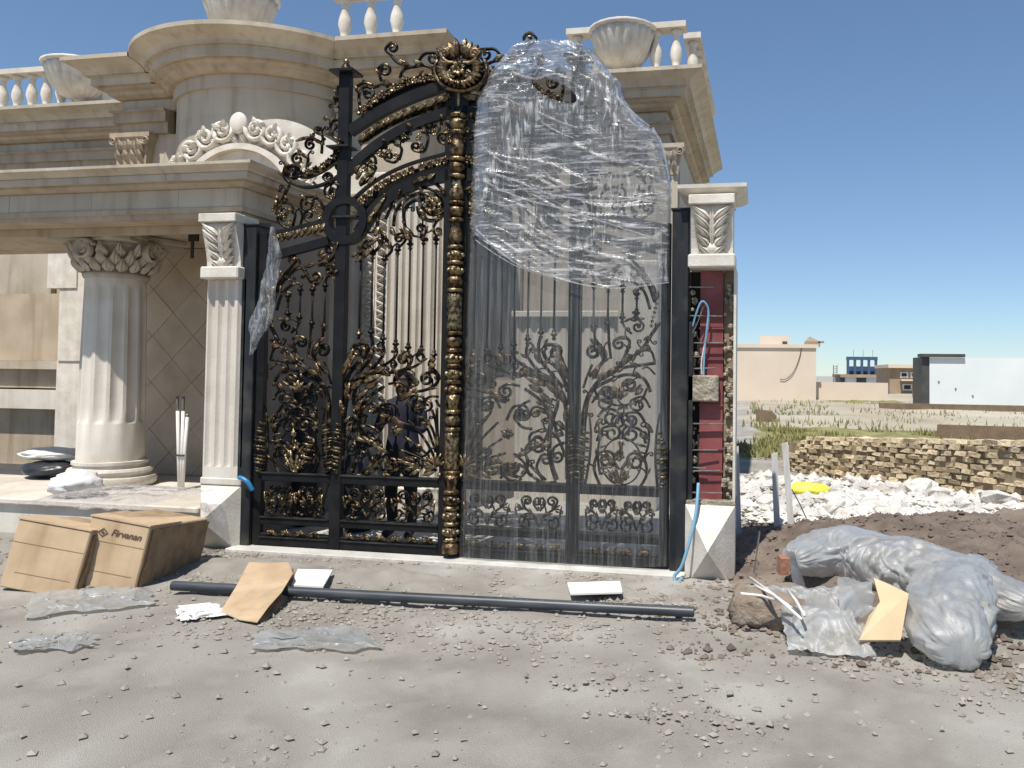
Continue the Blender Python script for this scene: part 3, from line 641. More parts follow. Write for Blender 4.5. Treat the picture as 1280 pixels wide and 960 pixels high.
def fluted_column(xc, yc, z0, z1, rb, label, group=None):
    c = thing('column', (xc,yc,z0), label, 'column', group)
    MB().lathe([(rb*1.28,z0),(rb*1.36,z0+.03),(rb*1.38,z0+.07),(rb*1.34,z0+.105),(rb*1.22,z0+.11),(rb*1.20,z0+.135),(rb*1.24,z0+.14),(rb*1.26,z0+.165),(rb*1.22,z0+.19),(rb*1.08,z0+.195),(rb*1.05,z0+.23),(rb*1.12,z0+.235),(rb*1.12,z0+.265),(rb*1.0,z0+.27)],xc,yc,48).build('base','stone_carved',c,'auto')
    zc = z1-.46; H = zc-(z0+.272); nf = 13; prof = []
    for k in range(25): t = k/24; prof.append((rb*(1-.10*t*t), z0+.272+H*t))
    zf = z0+.272+.38
    def fl(a, z):
        d = min(1, max(0, (z-zf)/.05))*min(1, max(0, (zc-.06-z)/.05)); x = (a*nf/(2*math.pi)) % 1
        q = math.sin(math.pi*min(1,max(0,(x-.14)/.72))); return 1-.085*d*(q**.7)
    pz = [z0+.272, zf-.001, zf+.01, zf+.025, zf+.05]+[zf+.05+(zc-.11-zf-.05)*k/10 for k in range(1,11)]+[zc-.08, zc-.06, zc]
    MB().lathe([(rb*(1-.10*((z-z0)/(zc-z0))**2), z) for z in pz],xc,yc,nf*9,rmod=fl).build('shaft','stone_pale',c,'auto')
    cap = MB().lathe([(rb*.93,zc),(rb*.98,zc+.02),(rb*.98,zc+.05),(rb*.92,zc+.06),(rb*.94,zc+.2),(rb*1.1,zc+.32),(rb*1.25,zc+.36)],xc,yc,32).build('capital','stone',c,True)
    for row, (zb, hh, n, rr_) in enumerate(((zc+.06,.13,18,.98),(zc+.12,.16,18,1.02),(zc+.20,.15,16,1.08))):
        for i in range(n):
            a = 2*math.pi*(i+.5*row)/n; ca, sa = math.cos(a), math.sin(a)
            mb = MB(); mb.leaf((0,0,0),(0,-.06-.02*row,hh),rb*.30,.032,.03,7,1); ro = Matrix.Rotation(a+math.pi/2,3,'Z')
            mb.v = [ro@v+Vector((xc+rb*rr_*ca, yc+rb*rr_*sa, zb)) for v in mb.v]; mb.build('leaf','stone',cap)
    for i in range(4):
        a = math.pi/4+i*math.pi/2; ro = Matrix.Rotation(a+math.pi/2,3,'Z')
        mb = MB(); sp = [(rb*.15,0)]+spiral((rb*.1,.10),(0,.0),-1,2.0,.15,14)
        for off in (-1,1):
            m2 = MB().strip([(x,0,z) for x,z in spiral((.115,.0),(0,0),1,2.1,.12,16)],.030,.08)
            r2 = Matrix.Rotation(a+math.pi/2+off*.75,3,'Z'); m2.v = [r2@(v+Vector((off*.02,-rb*1.32,0)))+Vector((xc,yc,zc+.27)) for v in m2.v]; m2.build('volute','stone',cap)
    for i in range(4):
        a = i*math.pi/2; ca, sa = math.cos(a), math.sin(a)
        MB().ball((xc+rb*1.22*ca,yc+rb*1.22*sa,zc+.33),.08,8,6).build('rosette','stone',cap,True)
    h = rb*1.42; pts = []
    for i in range(4):
        a = math.pi/4+i*math.pi/2
        for k in (-.13,.13): pts.append((xc+h*1.38*math.cos(a+k), yc+h*1.38*math.sin(a+k)))
        am = a+math.pi/4; pts.append((xc+h*.86*math.cos(am), yc+h*.86*math.sin(am)))
    MB().loft([[(x,y,zc+.36) for x,y in pts],[(x,y,zc+.40) for x,y in pts],[(xc+(x-xc)*1.04,yc+(y-yc)*1.04,zc+.42) for x,y in pts],[(xc+(x-xc)*1.04,yc+(y-yc)*1.04,z1-.003) for x,y in pts]]).build('abacus','stone',cap)
    return c
fluted_column(-4.15, .86, PZ+.002, 2.955, .315, 'fluted cream column with leafy capital standing on the porch platform')

# far structures seen through the gap left of the column
nb = thing('garden_wall', (-8.5,5.6,0), 'stepped cream garden wall seen left of the porch column', 'wall')
g0 = lambda px,py: at(px,py,Y=3.6)
xe = g0(112,480).x
MB().box(-12, xe+.5, 3.6, 4.0, g0(80,512).z, g0(80,488).z).build('slab','stone_pale',nb)
MB().box(-12, xe+.45, 3.68, 4.0, g0(80,486).z+.002, g0(80,462).z).build('band','stone_warm',nb)
MB().box(-12, xe+.5, 3.55, 4.0, g0(80,462).z+.002, g0(80,451).z).build('coping','stone',nb)
MB().box(-12, xe+.4, 3.8, 4.0, 0, g0(80,512).z-.002).build('lower_wall','stone_warm',nb)
MB().box(-12, g0(91,400).x, 3.7, 4.0, g0(80,451).z+.002, g0(80,366).z).build('upper_panel','stone_warm',nb)
pw = thing('garden_pillar', (g0(98,400).x,3.55,0), 'white stone pillar beside the porch column at left', 'pillar')
MB().box(g0(88,400).x, g0(125,400).x, 3.40, 3.52, g0(80,451).z, 2.96).build('shaft','stone_carved',pw)
MB().box(g0(76,330).x, g0(112,330).x, 3.38, 3.54, g0(80,362).z, 3.2).build('head','stone_carved',pw)
MB().box(g0(86,400).x, g0(127,400).x, 3.42, 3.53, 0, g0(80,451).z).build('foot','stone_carved',pw)

# ================================================================== GATE PIERS
def corbel(xc, w_, yf, z0, z1, parent):
    """scrolled bracket with a big acanthus leaf"""
    MB().box(xc-w_/2,xc+w_/2,yf-.145,yf+.2,z1-.075,z1,.006).build('corbel_top','stone_carved',parent)
    prof = [(.03,z0+.11),(.03,z0+.16),(.045,z0+.24),(.075,z0+.34),(.10,z0+.42),(.105,z1-.11),(.085,z1-.077)]
    rings = [[(xc-w_*.46,yf-o,z),(xc+w_*.46,yf-o,z),(xc+w_*.46,yf+.2,z),(xc-w_*.46,yf+.2,z)] for o,z in prof]
    MB().loft(rings).build('corbel_body','stone_carved',parent)
    MB().box(xc-w_/2-.005,xc+w_/2+.005,yf-.10,yf+.2,z0,z0+.108,.012).build('corbel_foot','stone_carved',parent)
    def off(z):
        for (o0,za),(o1,zb) in zip(prof,prof[1:]):
            if za <= z <= zb: return o0+(o1-o0)*(z-za)/(zb-za)
        return .09
    H = z1-z0-.2
    zb_ = z0+.13
    lf = MB(); lf.leaf((xc,yf-off(z1-.1),z1-.09),(xc,yf-off(z0+.17)-.012,z0+.17),w_*.16,.022,.012,8); lf.build('leaf_midrib','stone_carved',parent)
    for s_ in (-1,1):
        for i in range(5):
            zz = z1-.11-i*H*.185
            za = zz-.02; zt = zz-.07+(.02 if i else .03)
            b0 = Vector((xc+s_*w_*.05, yf-off(max(za-.06,z0+.12)), za-.06)); t0 = Vector((xc+s_*w_*(.42-.035*i), yf-off(min(za+.05,z1-.09))-.004, min(za+.07-.015*i,z1-.085)))
            MB().leaf(b0,t0,.055,.03,.026,7,1).build('leaf','stone_carved',parent)
            b1 = b0+Vector((s_*w_*.1,0,.0)); t1 = Vector((xc+s_*w_*(.40-.03*i), yf-off(max(za-.05,z0+.12))-.003, za-.035))
            MB().leaf(b1,t1,.036,.024,.022,6).build('leaf','stone_carved',parent)
    MB().ball((xc,yf-off(z0+.16)-.015,z0+.155),.062,10,6,(1,.5,.75)).build('leaf_tip','stone_carved',parent,True)
def diamond(xc, w_, yf, z0, z1, parent, d=.23):
    x0,x1 = xc-w_/2, xc+w_/2; zm = z0+(z1-z0)*.53; yb = yf+.22
    zt = z1; ap = (xc,yf-d,zm)
    v = [(x0,yf,z0),(x1,yf,z0),(x1,yf,zt),(x0,yf,zt),(x0,yb,z0),(x1,yb,z0),(x1,yb,zt),(x0,yb,zt),ap]
    MB().add(v,[(0,1,8),(1,2,8),(2,3,8),(3,0,8),(1,5,6,2),(4,0,3,7),(3,2,6,7),(5,4,7,6),(0,4,5,1)]).build('diamond_block','stone_carved',parent)
lp = thing('gate_pier', (-2.155,0,0), 'fluted cream pier with leaf corbel and faceted base left of the gate', 'pier')
diamond(-2.155,.405,-.06,-.05,.535,lp,.25)
MB().box(-2.36,-1.95,-.075,.25,.537,.60,.008).build('shaft_foot','stone_pale',lp)
# fluted shaft with rounded flute ends
fluted_panel(MB(), -2.345, -1.955, -.06, .70, 2.375, 4, .03, .25, .3).build('shaft','stone_pale',lp)
MB().box(-2.345,-1.955,-.0595,.25,.602,.699).build('shaft_block','stone_pale',lp)
corbel(-2.165,.37,-.06,2.377,2.952,lp)
rp = thing('gate_pier', (2.19,0,0), 'unfinished pier with leaf corbel, bare red steel core and faceted base right of the gate', 'pier')
diamond(2.188,.39,-.06,-.12,.545,rp,.25)
MB().box(1.985,2.385,-.055,.3,.547,.575).build('bed_slab','concrete_rough',rp)
corbel(2.19,.36,-.06,2.42,2.99,rp)
MB().loft([[(2.19-h,-.06-o,z),(2.19+h,-.06-o,z),(2.19+h,.34+o,z),(2.19-h,.34+o,z)] for h,o,z in ((.185,.02,2.992),(.20,.05,3.00),(.255,.11,3.03),(.27,.125,3.045),(.272,.127,3.075))]).build('cap_slab','stone_pale',rp)
MB().box(2.09,2.275,.06,.20,.577,2.418).build('steel_core','red_steel',rp)
MB().box(2.0,2.086,.12,.28,.577,2.418).build('gap_shade','void',rp)  # near-black box paints the shade of the open gap beside the core
MB().box(2.362,2.382,-.05,.28,.577,2.418).build('facing_slab','stone_carved',rp)
MB().box(2.279,2.36,.10,.27,.577,2.418).build('mortar_fill','mud',rp)
for z in (.80,.98,1.12,1.33,1.70,1.83,1.95,1.56):
    MB().box(2.085,2.28,.045,.062,z-.006,z+.006).build('steel_lap','red_steel',rp)
mb = MB(); r_ = random.Random(3)
for i in range(130):
    z = r_.uniform(.58,2.3); x = r_.uniform(2.29,2.36) if i % 4 else r_.uniform(2.0,2.06); s = r_.uniform(.012,.035)
    mb.ball((x,r_.uniform(.03,.12),z),s,5,3,(1,1,r_.uniform(.6,1.3)))
o = mb.build('mortar_lumps','concrete_rough',rp); o['kind'] = 'stuff'
MB().box(1.99,2.245,-.02,.16,1.36,1.57,.01).build('mortar_block','concrete_rough',rp)
for z,xa,xb in ((2.05,1.99,2.27),(1.83,1.99,2.28),(1.72,1.99,2.13),(1.62,1.99,2.22),(1.18,2.0,2.3),(.97,2.03,2.24),(.80,2.02,2.26),(.83,2.0,2.15),(.63,2.02,2.28),(2.28,2.0,2.2)):
    MB().tube([(xa,.0+rnd.uniform(-.01,.02),z),(xb,.01,z+rnd.uniform(-.012,.012))],.006,6).build('tie_rod','steel',rp)
MB().tube(catmull([(2.02,.0,1.9),(2.06,-.03,2.05),(2.11,-.05,2.16),(2.16,-.03,2.10),(2.15,-.02,1.95),(2.13,0,1.75),(2.12,0,1.45)]),.008,6).build('cable','hose_pale',rp)
MB().tube(catmull([(2.0,.0,1.85),(2.07,-.03,1.98),(2.13,-.03,2.13),(2.17,-.02,2.05)]),.005,5).build('cable','steel',rp)
MB().tube(catmull([(2.15,.02,2.12),(2.16,0,1.98),(2.11,0,1.7),(2.11,.01,1.58)]),.006,5).build('cable','pvc',rp)

# ================================================================== THE GATE
XL, XR, XM = -1.855, -.105, -1.06          # left leaf: hinge edge, meeting edge, middle stile
def G(p, y=0.): v = at(p[0], p[1], Y=0.0); return (v.x, y, v.z)
# fixed posts
for x0, x1, zt, lab, m in ((-2.0,-1.868,2.86,'black steel gate post against the fluted left pier','iron_dusty'),(1.868,2.0,2.90,'dusty black steel gate post beside the unfinished right pier','iron_dusty')):
    gp = thing('gate_post', ((x0+x1)/2,.05,0), lab, 'post')
    MB().box(x0,x1,-.06,.12,.013,zt,.006).build('tube',m,gp)
    MB().box(x0-.01,x1+.01,-.07,.13,zt+.001,zt+.015).build('cap_plate',m,gp)
    xi = x1 if x0 < 0 else x0; s_ = 1 if x0 < 0 else -1
    for z in (.35,1.55,2.6): MB().lathe([(.02,z-.07),(.02,z+.07)],xi+s_*.0,.135,10).build('hinge','iron',gp)
MB().box(2.003,2.04,-.02,.10,.55,2.0).build('flat_bar','iron_dusty',label='narrow grey steel strip between right gate post and red steel core',cat='steel strip')

leaf = thing('gate_leaf', (0,0,.02), 'unwrapped left gate leaf of black ironwork with gilded scrolls and central baluster post', 'gate')
def bar(name, x0, x1, z0, z1, y0=-.03, y1=.03, m='iron', parent=None):
    return MB().box(x0,x1,y0,y1,z0,z1,.004).build(name, m, parent or leaf)
ZB = ((.022,.10),(.205,.275),(.585,.665))   # three horizontal rails
bar('stile', XL, XL+.075, .022, 2.80)
bar('stile', XR, XR+.085, .022, 4.02)
ms = bar('middle_stile', XM-.052, XM+.052, .024, 4.20, -.035, .035)
for (a, b_) in ZB:
    bar('rail', XL+.076, XM-.053, a, b_); bar('rail', XM+.053, XR-.001, a, b_)
    for xa, xb in ((XL+.076, XM-.053),(XM+.053, XR-.001)):
        MB().box(xa,xb,-.042,-.031,b_-.012,b_).build('rail_bead','iron_dusty',leaf)
bar('kick_plate', XL+.076, XM-.053, .10, .125); bar('kick_plate', XM+.053, XR-.001, .10, .125)
MB().box(XM-.11,XM+.11,-.10,.10,4.202,4.225).build('cap_plate','iron',ms)
MB().lathe([(.05,4.226),(.03,4.25),(.045,4.27),(.02,4.30),(.03,4.315),(.004,4.35)],XM,0,12).build('finial','gilt',ms,True)
MB().box(XM-.13,XM+.08,-.09,.09,3.535,3.55).build('shelf_plate','iron_dusty',ms)
trnd = random.Random(44)
def S(pts, c=None, sgn=1, turns=1.4, w_=.017, d=.024, y=0., m='gilt_scroll', name='scroll', end=.2, taper=None, parent=None):
    P = catmull(pts, 6)
    if c: P = P+spiral(P[-1], c, sgn, turns, end)
    o = MB().strip([G(p, y) for p in P], w_*1.4, d*1.2, taper*1.4 if taper else None).build(name, m, parent or leaf, True)
    if name in ('scroll','trunk') and len(pts) >= 4 and not parent:
        n0 = len(catmull(pts, 6)); sd_ = 1
        for fr in ((.3,.62) if len(pts) < 6 else (.2,.4,.6,.8)):
            i = int(fr*(n0-2))+1; p, q = P[i], P[i+1]; tx, ty = q[0]-p[0], q[1]-p[1]; l_ = math.hypot(tx,ty) or 1; tx /= l_; ty /= l_; nx, ny = -ty*sd_, tx*sd_; r = trnd.uniform(3.2,5.2)
            t1 = (p[0]+tx*r*.9+nx*r*.5, p[1]+ty*r*.9+ny*r*.5); t2 = (p[0]+tx*r*1.5+nx*r*1.5, p[1]+ty*r*1.5+ny*r*1.5); cc_ = (t2[0]-tx*r*.5+nx*r*.25, t2[1]-ty*r*.5+ny*r*.25)
            TP = catmull([p,t1,t2],5); TP = TP+spiral(TP[-1],cc_,sd_,1.0,.25,10)
            MB().strip([G(a_, y) for a_ in TP], .015, .018, .011).build('tendril', m, o, True)
            MB().leaf(G(p,-.018), G((p[0]+tx*r*1.9-nx*r*.9, p[1]+ty*r*1.9-ny*r*.9),-.03), .030, .014, .02).build('leaf','gilt_copper',o,True); sd_ = -sd_
    return o
def L(a, b_, w_=.03, th=.014, curl=.02, m='gilt', y=-.02, name='leaf', parent=None, n=5):
    return MB().leaf(G(a,y), G(b_,y), w_*1.3, th*1.2, curl, n).build(name, m, parent or leaf, True)
def rosette(p, r, m='gilt', n=6, y=-.025, name='rosette', parent=None):
    c = Vector(G(p, y)); mb = MB().ball(c, r*.4, 8, 4, (1,.8,1))
    for i in range(n):
        a = 2*math.pi*i/n+.3; e = c+Vector((math.cos(a)*r,0,math.sin(a)*r)); mb.leaf(c+Vector((math.cos(a)*r*.25,0,math.sin(a)*r*.25)), e, r*.75, r*.3, r*.25, 4)
    return mb.build(name, m, parent or leaf, True)
def A(pts, w_, d=.06, m='iron', name='arch_rail', y=0.):
    return MB().strip([G(p, y) for p in catmull(pts, 8)], w_, d, n=4).build(name, m, leaf)
# ring and arches
rc = Vector(G((433,276))); 
def annulus(mb, c, r0_, r1_, y0, y1, n=40):
    rings = []
    for i in range(n+1):
        a = 2*math.pi*i/n; rings.append([c+Vector((math.cos(a)*r, y, math.sin(a)*r)) for r, y in ((r0_,y0),(r1_,y0),(r1_,y1),(r0_,y1))])
    return mb.loft(rings, cap=False)
annulus(MB(), rc, .145, .215, -.045, .045).build('ring', 'iron', leaf, 'auto')
MB().box(rc.x-.10,rc.x+.13,-.07,.07,rc.z+.02,rc.z+.035).build('ring_plate','iron_dusty',leaf)
A([(449,292),(468,264),(485,249),(505,236),(530,226),(562,219)], .105)
A([(436,255),(441,250),(470,226),(510,206),(562,191)], .018, .05)
A([(434,215),(443,206),(470,183),(510,159),(566,139)], .085)
A([(438,165),(446,159),(480,138),(520,120),(560,106)], .095)
A([(447,143),(480,124),(515,107),(550,99)], .014, .04)
A([(448,262),(476,238),(512,220),(560,207)], .10, .012, 'iron', 'band_shade', .02); A([(450,151),(480,130),(515,113),(552,103)], .08, .012, 'iron', 'band_shade', .02)  # dark strips added behind the gilt bands, standing in for the shaded villa
for k in range(15):                                    # gilded roses along the main arch
    t = k/14; P = catmull([(450,256),(478,233),(512,216),(558,202)], 20); p = P[min(len(P)-1,int(t*(len(P)-1)))]
    rosette(p, .042, 'gilt' if k % 2 else 'gilt_copper', 6)
for k in range(14):
    P = catmull([(452,174),(478,156),(515,139),(560,123)], 20); i = int(k/13*(len(P)-4)); p, q = P[i], P[min(i+4,len(P)-1)]
    L((p[0]-1,p[1]+4),(q[0]+6,q[1]-4), .05, .02); L((p[0],p[1]-3),(q[0]+6,q[1]+1), .038, .018, m='gilt_copper'); 
A([(449,179),(480,159),(515,143),(563,128)], .055, .02, 'gilt_scroll', 'leaf_spine', .005)
for k in range(13):
    P = catmull([(453,140),(480,121),(510,105),(548,98)], 20); i = int(k/12*(len(P)-1)); rosette(P[i], .036 if k % 2 else .045, 'gilt_copper' if k % 3 else 'gilt', 5)
# scrolls between the arches
for (pts, c, sg) in (([(533,184),(535,170),(525,161),(510,160),(499,166)],(505,170),-1), ([(568,172),(568,157),(555,149),(543,152)],(545,160),-1), ([(499,200),(502,186),(492,178),(480,180),(471,188)],(479,189),-1),
                     ([(533,184),(529,190),(520,189)],(520,183),1), ([(568,172),(562,181),(552,179)],(554,172),1), ([(499,198),(493,203),(484,201)],(486,195),1), ([(470,205),(468,196),(460,196)],(460,202),-1), ([(450,232),(462,224),(470,210)],(463,211),-1),
                     ([(512,173),(500,174),(493,168)],(497,164),1), ([(545,163),(537,166),(533,160)],(537,157),1)):
    S(pts, c, sg, 1.3)
for a in ((525,173),(507,172),(560,165),(545,167),(488,190),(477,193),(458,212),(466,205),(529,184),(564,176),(497,196)): rosette(a, .032, 'gilt', 5)
for a, b_ in (((447,225),(456,213)),((451,231),(462,220)),((456,224),(470,214)),((445,218),(452,208)),((462,232),(472,222))): L(a, b_, .04)
# crest
for (pts, c, sg) in (([(489,70),(498,79),(514,84),(530,82),(543,88),(552,100),(560,113)],None,1), ([(475,96),(479,105),(490,108),(512,100),(532,94),(547,98),(560,114)],None,1), ([(475,96),(473,86),(480,80)],(481,88),1),
                     ([(500,98),(504,88),(514,84)],None,1), ([(450,135),(449,118),(456,109),(465,111)],(460,117),1), ([(465,111),(472,108),(478,104)],None,1), ([(447,108),(455,104),(466,106)],None,1), ([(490,70),(482,62),(488,54)],(491,60),1), ([(520,83),(530,68),(545,66)],(541,73),1), ([(543,88),(556,78),(566,76)],None,1), ([(505,97),(512,101),(508,104)],None,1)):
    S(pts, c, sg, 1.2, .018)
for a, b_ in (((514,84),(498,76)),((530,82),(518,78)),((490,108),(480,101)),((478,95),(470,88)),((560,112),(548,94)),((500,104),(512,98))): L(a, b_, .032)
# crown cartouche above the meeting stile
cc = (581,92)
cart = MB(); c = Vector(G(cc,-.05))
cart.ball(c, .17, 18, 10, (1.05,.35,1.1)); crown = cart.build('cartouche','gilt_scroll',leaf,True)
rim = [(cc[0]+32*math.cos(a), cc[1]+26*math.sin(a)) for a in [math.pi*(-.15+1.3*i/24) for i in range(25)]]
MB().strip([G(p,-.08) for p in rim], .035, .06).build('cartouche_rim','gilt_copper',crown,True)
for i in range(17):
    a = math.pi*(-.1+1.2*i/16); L((cc[0]+14*math.cos(a),cc[1]+12*math.sin(a)),(cc[0]+29*math.cos(a),cc[1]+24*math.sin(a)),.045,.02,.04,'gilt' if i % 2 else 'gilt_copper',-.09,'shell_leaf',crown)
for s_ in (-1,1):
    S([(cc[0]+s_*3,cc[1]+18),(cc[0]+s_*10,cc[1]+16),(cc[0]+s_*14,cc[1]+8)],(cc[0]+s_*9,cc[1]+8),-s_,1.3,.024,.03,-.13,'gilt','cartouche_scroll',parent=crown)
    S([(cc[0]+s_*4,cc[1]-6),(cc[0]+s_*16,cc[1]-8),(cc[0]+s_*24,cc[1]-18)],(cc[0]+s_*18,cc[1]-18),-s_,1.2,.028,.03,-.12,'gilt_copper','cartouche_scroll',parent=crown)
    for k in range(4): L((cc[0]+s_*(3+3*k),cc[1]-14),(cc[0]+s_*(6+8*k),cc[1]-38+4*k),.06,.025,.04,'gilt' if k % 2 else 'gilt_copper',-.07,'plume',crown)
rosette((cc[0],cc[1]+2),.07,'gilt',7,-.14,'cartouche_boss',crown)
# left shoulder
A([(436,203),(421,222),(400,232),(378,234),(363,229)], .020, .05, 'iron', 'shoulder_rail')
S([(363,229),(356,221),(357,211),(366,207)],(366,216),1,1.5,.024,.035)
A([(430,176),(422,196),(405,210),(385,219),(372,218)], .055, .05, 'gilt_scroll', 'carved_rail')
for k in range(9):
    P = catmull([(428,180),(421,196),(404,210),(380,219)], 12); rosette(P[int(k/8*(len(P)-1))], .036, 'gilt_copper' if k % 2 else 'gilt_scroll', 5, -.035)
for (pts, c, sg) in (([(383,210),(385,198),(378,192),(370,192)],(372,199),-1), ([(402,192),(402,180),(394,174),(385,175)],(388,181),-1), ([(404,181),(403,170),(398,166),(396,161)],(399,161),1), ([(430,176),(418,172),(413,162),(416,152),(426,150)],(425,159),1),
                     ([(436,130),(428,134),(420,130),(418,122)],(424,124),1), ([(430,150),(428,138),(434,132)],None,1), ([(365,285),(369,268),(362,254),(352,254)],(354,264),-1), ([(402,278),(405,262),(397,248),(383,246)],(385,256),-1), ([(432,247),(428,233),(416,229),(407,234)],(415,240),-1),
                     ([(402,278),(392,280),(383,275)],(386,269),1), ([(365,285),(357,284),(350,279)],(353,273),1), ([(345,268),(350,255),(358,240),(362,231)],None,1), ([(349,240),(352,234)],None,1), ([(376,262),(378,272),(374,284)],None,1), ([(425,214),(420,209),(424,203)],(427,207),1),
                     ([(410,228),(404,222),(408,217)],(411,221),1), ([(398,234),(392,228)],None,1), ([(428,252),(418,250),(412,244)],(417,243),1), ([(437,118),(425,118),(420,110)],(423,111),1)):
    S(pts, c, sg, 1.25, .016)
for a in ((359,270),(396,262),(352,268),(418,247),(345,262),(365,278),(403,272)): rosette(a, .03, 'gilt', 5)
for a, b_ in (((385,250),(378,244)),((378,210),(370,203)),((350,250),(345,262)),((424,120),(419,113)),((390,172),(372,178)),((384,212),(392,204))): L(a, b_, .028)
# arm from the ring to the hinge side
A([(408,277),(370,287),(338,294)], .05); A([(412,301),(380,310),(338,321)], .075)
for k in range(8):
    x = 345+k*8; L((x,304-k*1.9),(x+9,293-k*1.9),.045); L((x+4,302-k*1.9),(x-2,295-k*1.9),.03,m='gilt_copper')
# bars with collars
def barv(xt, yt, xb, yb_):
    a, b_ = Vector(G((xt,yt))), Vector(G((xb,yb_))); x = (a.x+b_.x)/2
    o = MB().lathe([(.0095,b_.z),(.0095,a.z)],x,0,8).build('bar','iron',leaf,True)
    for z, s_ in ((a.z,1),(b_.z,-1)):
        MB().lathe([(.010,z-.045),(.022,z-.03),(.010,z-.018),(.016,z-.01),(.030,z),(.030,z+.012),(.014,z+.02),(.018,z+.035),(.010,z+.05)],x,0,10).build('collar','gilt_scroll',o,True)
for q in ((452,322,448,418),(467,318,463,416),(482,325,478,424),(498,313,494,431),(514,306,509,435),(531,300,525,438),(547,300,541,444),(361,371,359,393),(376,363,374,398),(392,363,389,405),(408,358,404,408)): barv(*q)
# swirl at the head of the large panel
for (pts, c, sg, ww) in (([(471,286),(473,272),(479,256),(491,241),(508,231),(526,227),(543,229),(554,240),(558,254),(555,267),(546,275),(534,275)],(540,262),1,.022), ([(482,274),(492,254),(508,240),(526,235),(541,238),(551,247),(553,259),(546,268)],(540,259),1,.018),
                     ([(492,283),(495,264),(508,249),(525,242),(538,246),(546,256)],(539,259),1,.02), ([(506,282),(505,265),(514,253),(528,250),(538,256)],(536,261),1,.02), ([(521,258),(525,271),(538,277),(550,272),(557,262)],None,1,.014), ([(549,274),(542,284),(545,294),(550,291)],(548,288),-1,.014),
                     ([(512,296),(508,286),(504,276)],None,1,.018), ([(514,294),(527,296),(533,288),(530,282)],(526,286),-1,.015), ([(498,310),(507,300),(505,292),(497,293)],(499,298),-1,.015), ([(482,322),(490,312),(484,300),(478,291)],None,1,.016), ([(467,316),(476,306),(478,293),(472,283)],None,1,.018), ([(452,320),(452,308),(460,300)],(457,306),1,.014), ([(471,283),(466,290),(460,290)],None,1,.012)):
    S(pts, c, sg, 1.2, ww)
rosette((540,259),.07,'gilt',7)
for a, b_ in (((466,272),(484,247)),((462,280),(470,266)),((520,228),(537,223)),((536,226),(546,218)),((506,285),(520,296)),((508,292),(516,302)),((525,262),(534,272)),((545,266),(556,262)),((449,318),(458,300)),((456,322),(470,308)),((490,285),(496,296)),((544,246),(552,256)),((460,308),(476,298)),((470,296),(477,284))): L(a, b_, .04)
for a, b_ in (((442,322),(450,316)),((446,328),(455,321))): L(a, b_, .03)
# branches of the large panel
S([(426,588),(428,550),(430,515),(436,490),(448,476),(468,470)], None, 1, 1, .045, .04, 0, 'gilt_scroll', 'trunk', taper=.02)
S([(440,590),(449,560),(448,525),(442,500),(446,484),(458,474)], None, 1, 1, .03, .03, 0, 'gilt_scroll', 'trunk', taper=.016)
for (pts, c, sg, ww) in (([(431,485),(437,468),(446,455),(456,447),(460,438),(457,430),(447,430)],(447,438),-1,.024), ([(436,480),(452,462),(463,448),(466,432),(464,420)],None,1,.02), ([(442,474),(462,464),(473,452),(480,440),(478,428)],None,1,.018), ([(452,469),(475,459),(490,450),(496,441),(494,434)],None,1,.018),
                     ([(460,467),(490,465),(508,460),(515,449),(510,442),(500,444)],(504,449),-1,.017), ([(478,468),(505,463),(522,456),(530,448),(526,440)],None,1,.016), ([(541,447),(536,454),(538,460)],None,1,.014), ([(498,498),(510,491),(530,488),(543,482),(548,473),(541,465),(529,468)],(534,474),-1,.02),
                     ([(541,460),(549,470),(545,482)],None,1,.014), ([(455,544),(450,525),(454,510),(464,504)],(466,511),1,.016), ([(490,448),(496,455),(493,460)],(492,456),1,.01), ([(505,468),(515,470),(523,477)],(518,478),1,.012), ([(440,540),(446,520),(460,498),(480,483)],None,1,.02), ([(476,427),(472,432),(478,437)],None,1,.012), ([(524,438),(521,446),(525,452)],None,1,.012)):
    S(pts, c, sg, 1.2, ww)
for a, b_ in (((430,470),(440,445)),((434,462),(446,444)),((444,474),(470,462)),((455,478),(480,468)),((440,488),(456,474)),((434,498),(440,478)),((470,466),(484,458)),((448,500),(462,486)),((436,455),(444,436)),((462,452),(469,436)),((500,500),(518,490)),((538,462),(546,455)),((540,452),(546,448)),((505,452),(512,440)),((446,515),(455,500)),((432,520),(428,500)),((480,462),(490,470)),((458,486),(475,478))): L(a, b_, .045, m='gilt' if (a[0]) % 2 else 'gilt_copper')
# palmette fan at the foot of the meeting stile
for (pts, c, sg) in (([(547,580),(525,560),(505,545)],None,1), ([(547,578),(530,548),(510,525)],None,1), ([(548,576),(536,540),(522,518)],None,1), ([(546,584),(525,572),(500,562)],None,1), ([(549,575),(540,535),(520,515),(524,505),(534,500)],(533,508),1), ([(550,574),(547,540),(546,510)],None,1), ([(549,572),(545,530),(540,512)],None,1), ([(546,588),(520,580),(496,574)],None,1), ([(545,500),(549,507),(553,508)],None,1), ([(520,512),(535,497),(548,496)],None,1),
                     ([(475,566),(474,580),(482,590),(494,588)],(489,580),-1), ([(440,592),(455,594),(470,586),(478,572),(490,562)],None,1), ([(520,590),(528,584),(528,574)],None,1), ([(535,590),(530,582),(515,578)],None,1)):
    S(pts, c, sg, 1.2, .015)
for i in range(9):
    a = math.pi*(.95+.13*i)-.35; L((547,582),(547+17*math.cos(a),582+17*math.sin(a)),.03,m='gilt_copper' if i % 2 else 'gilt')
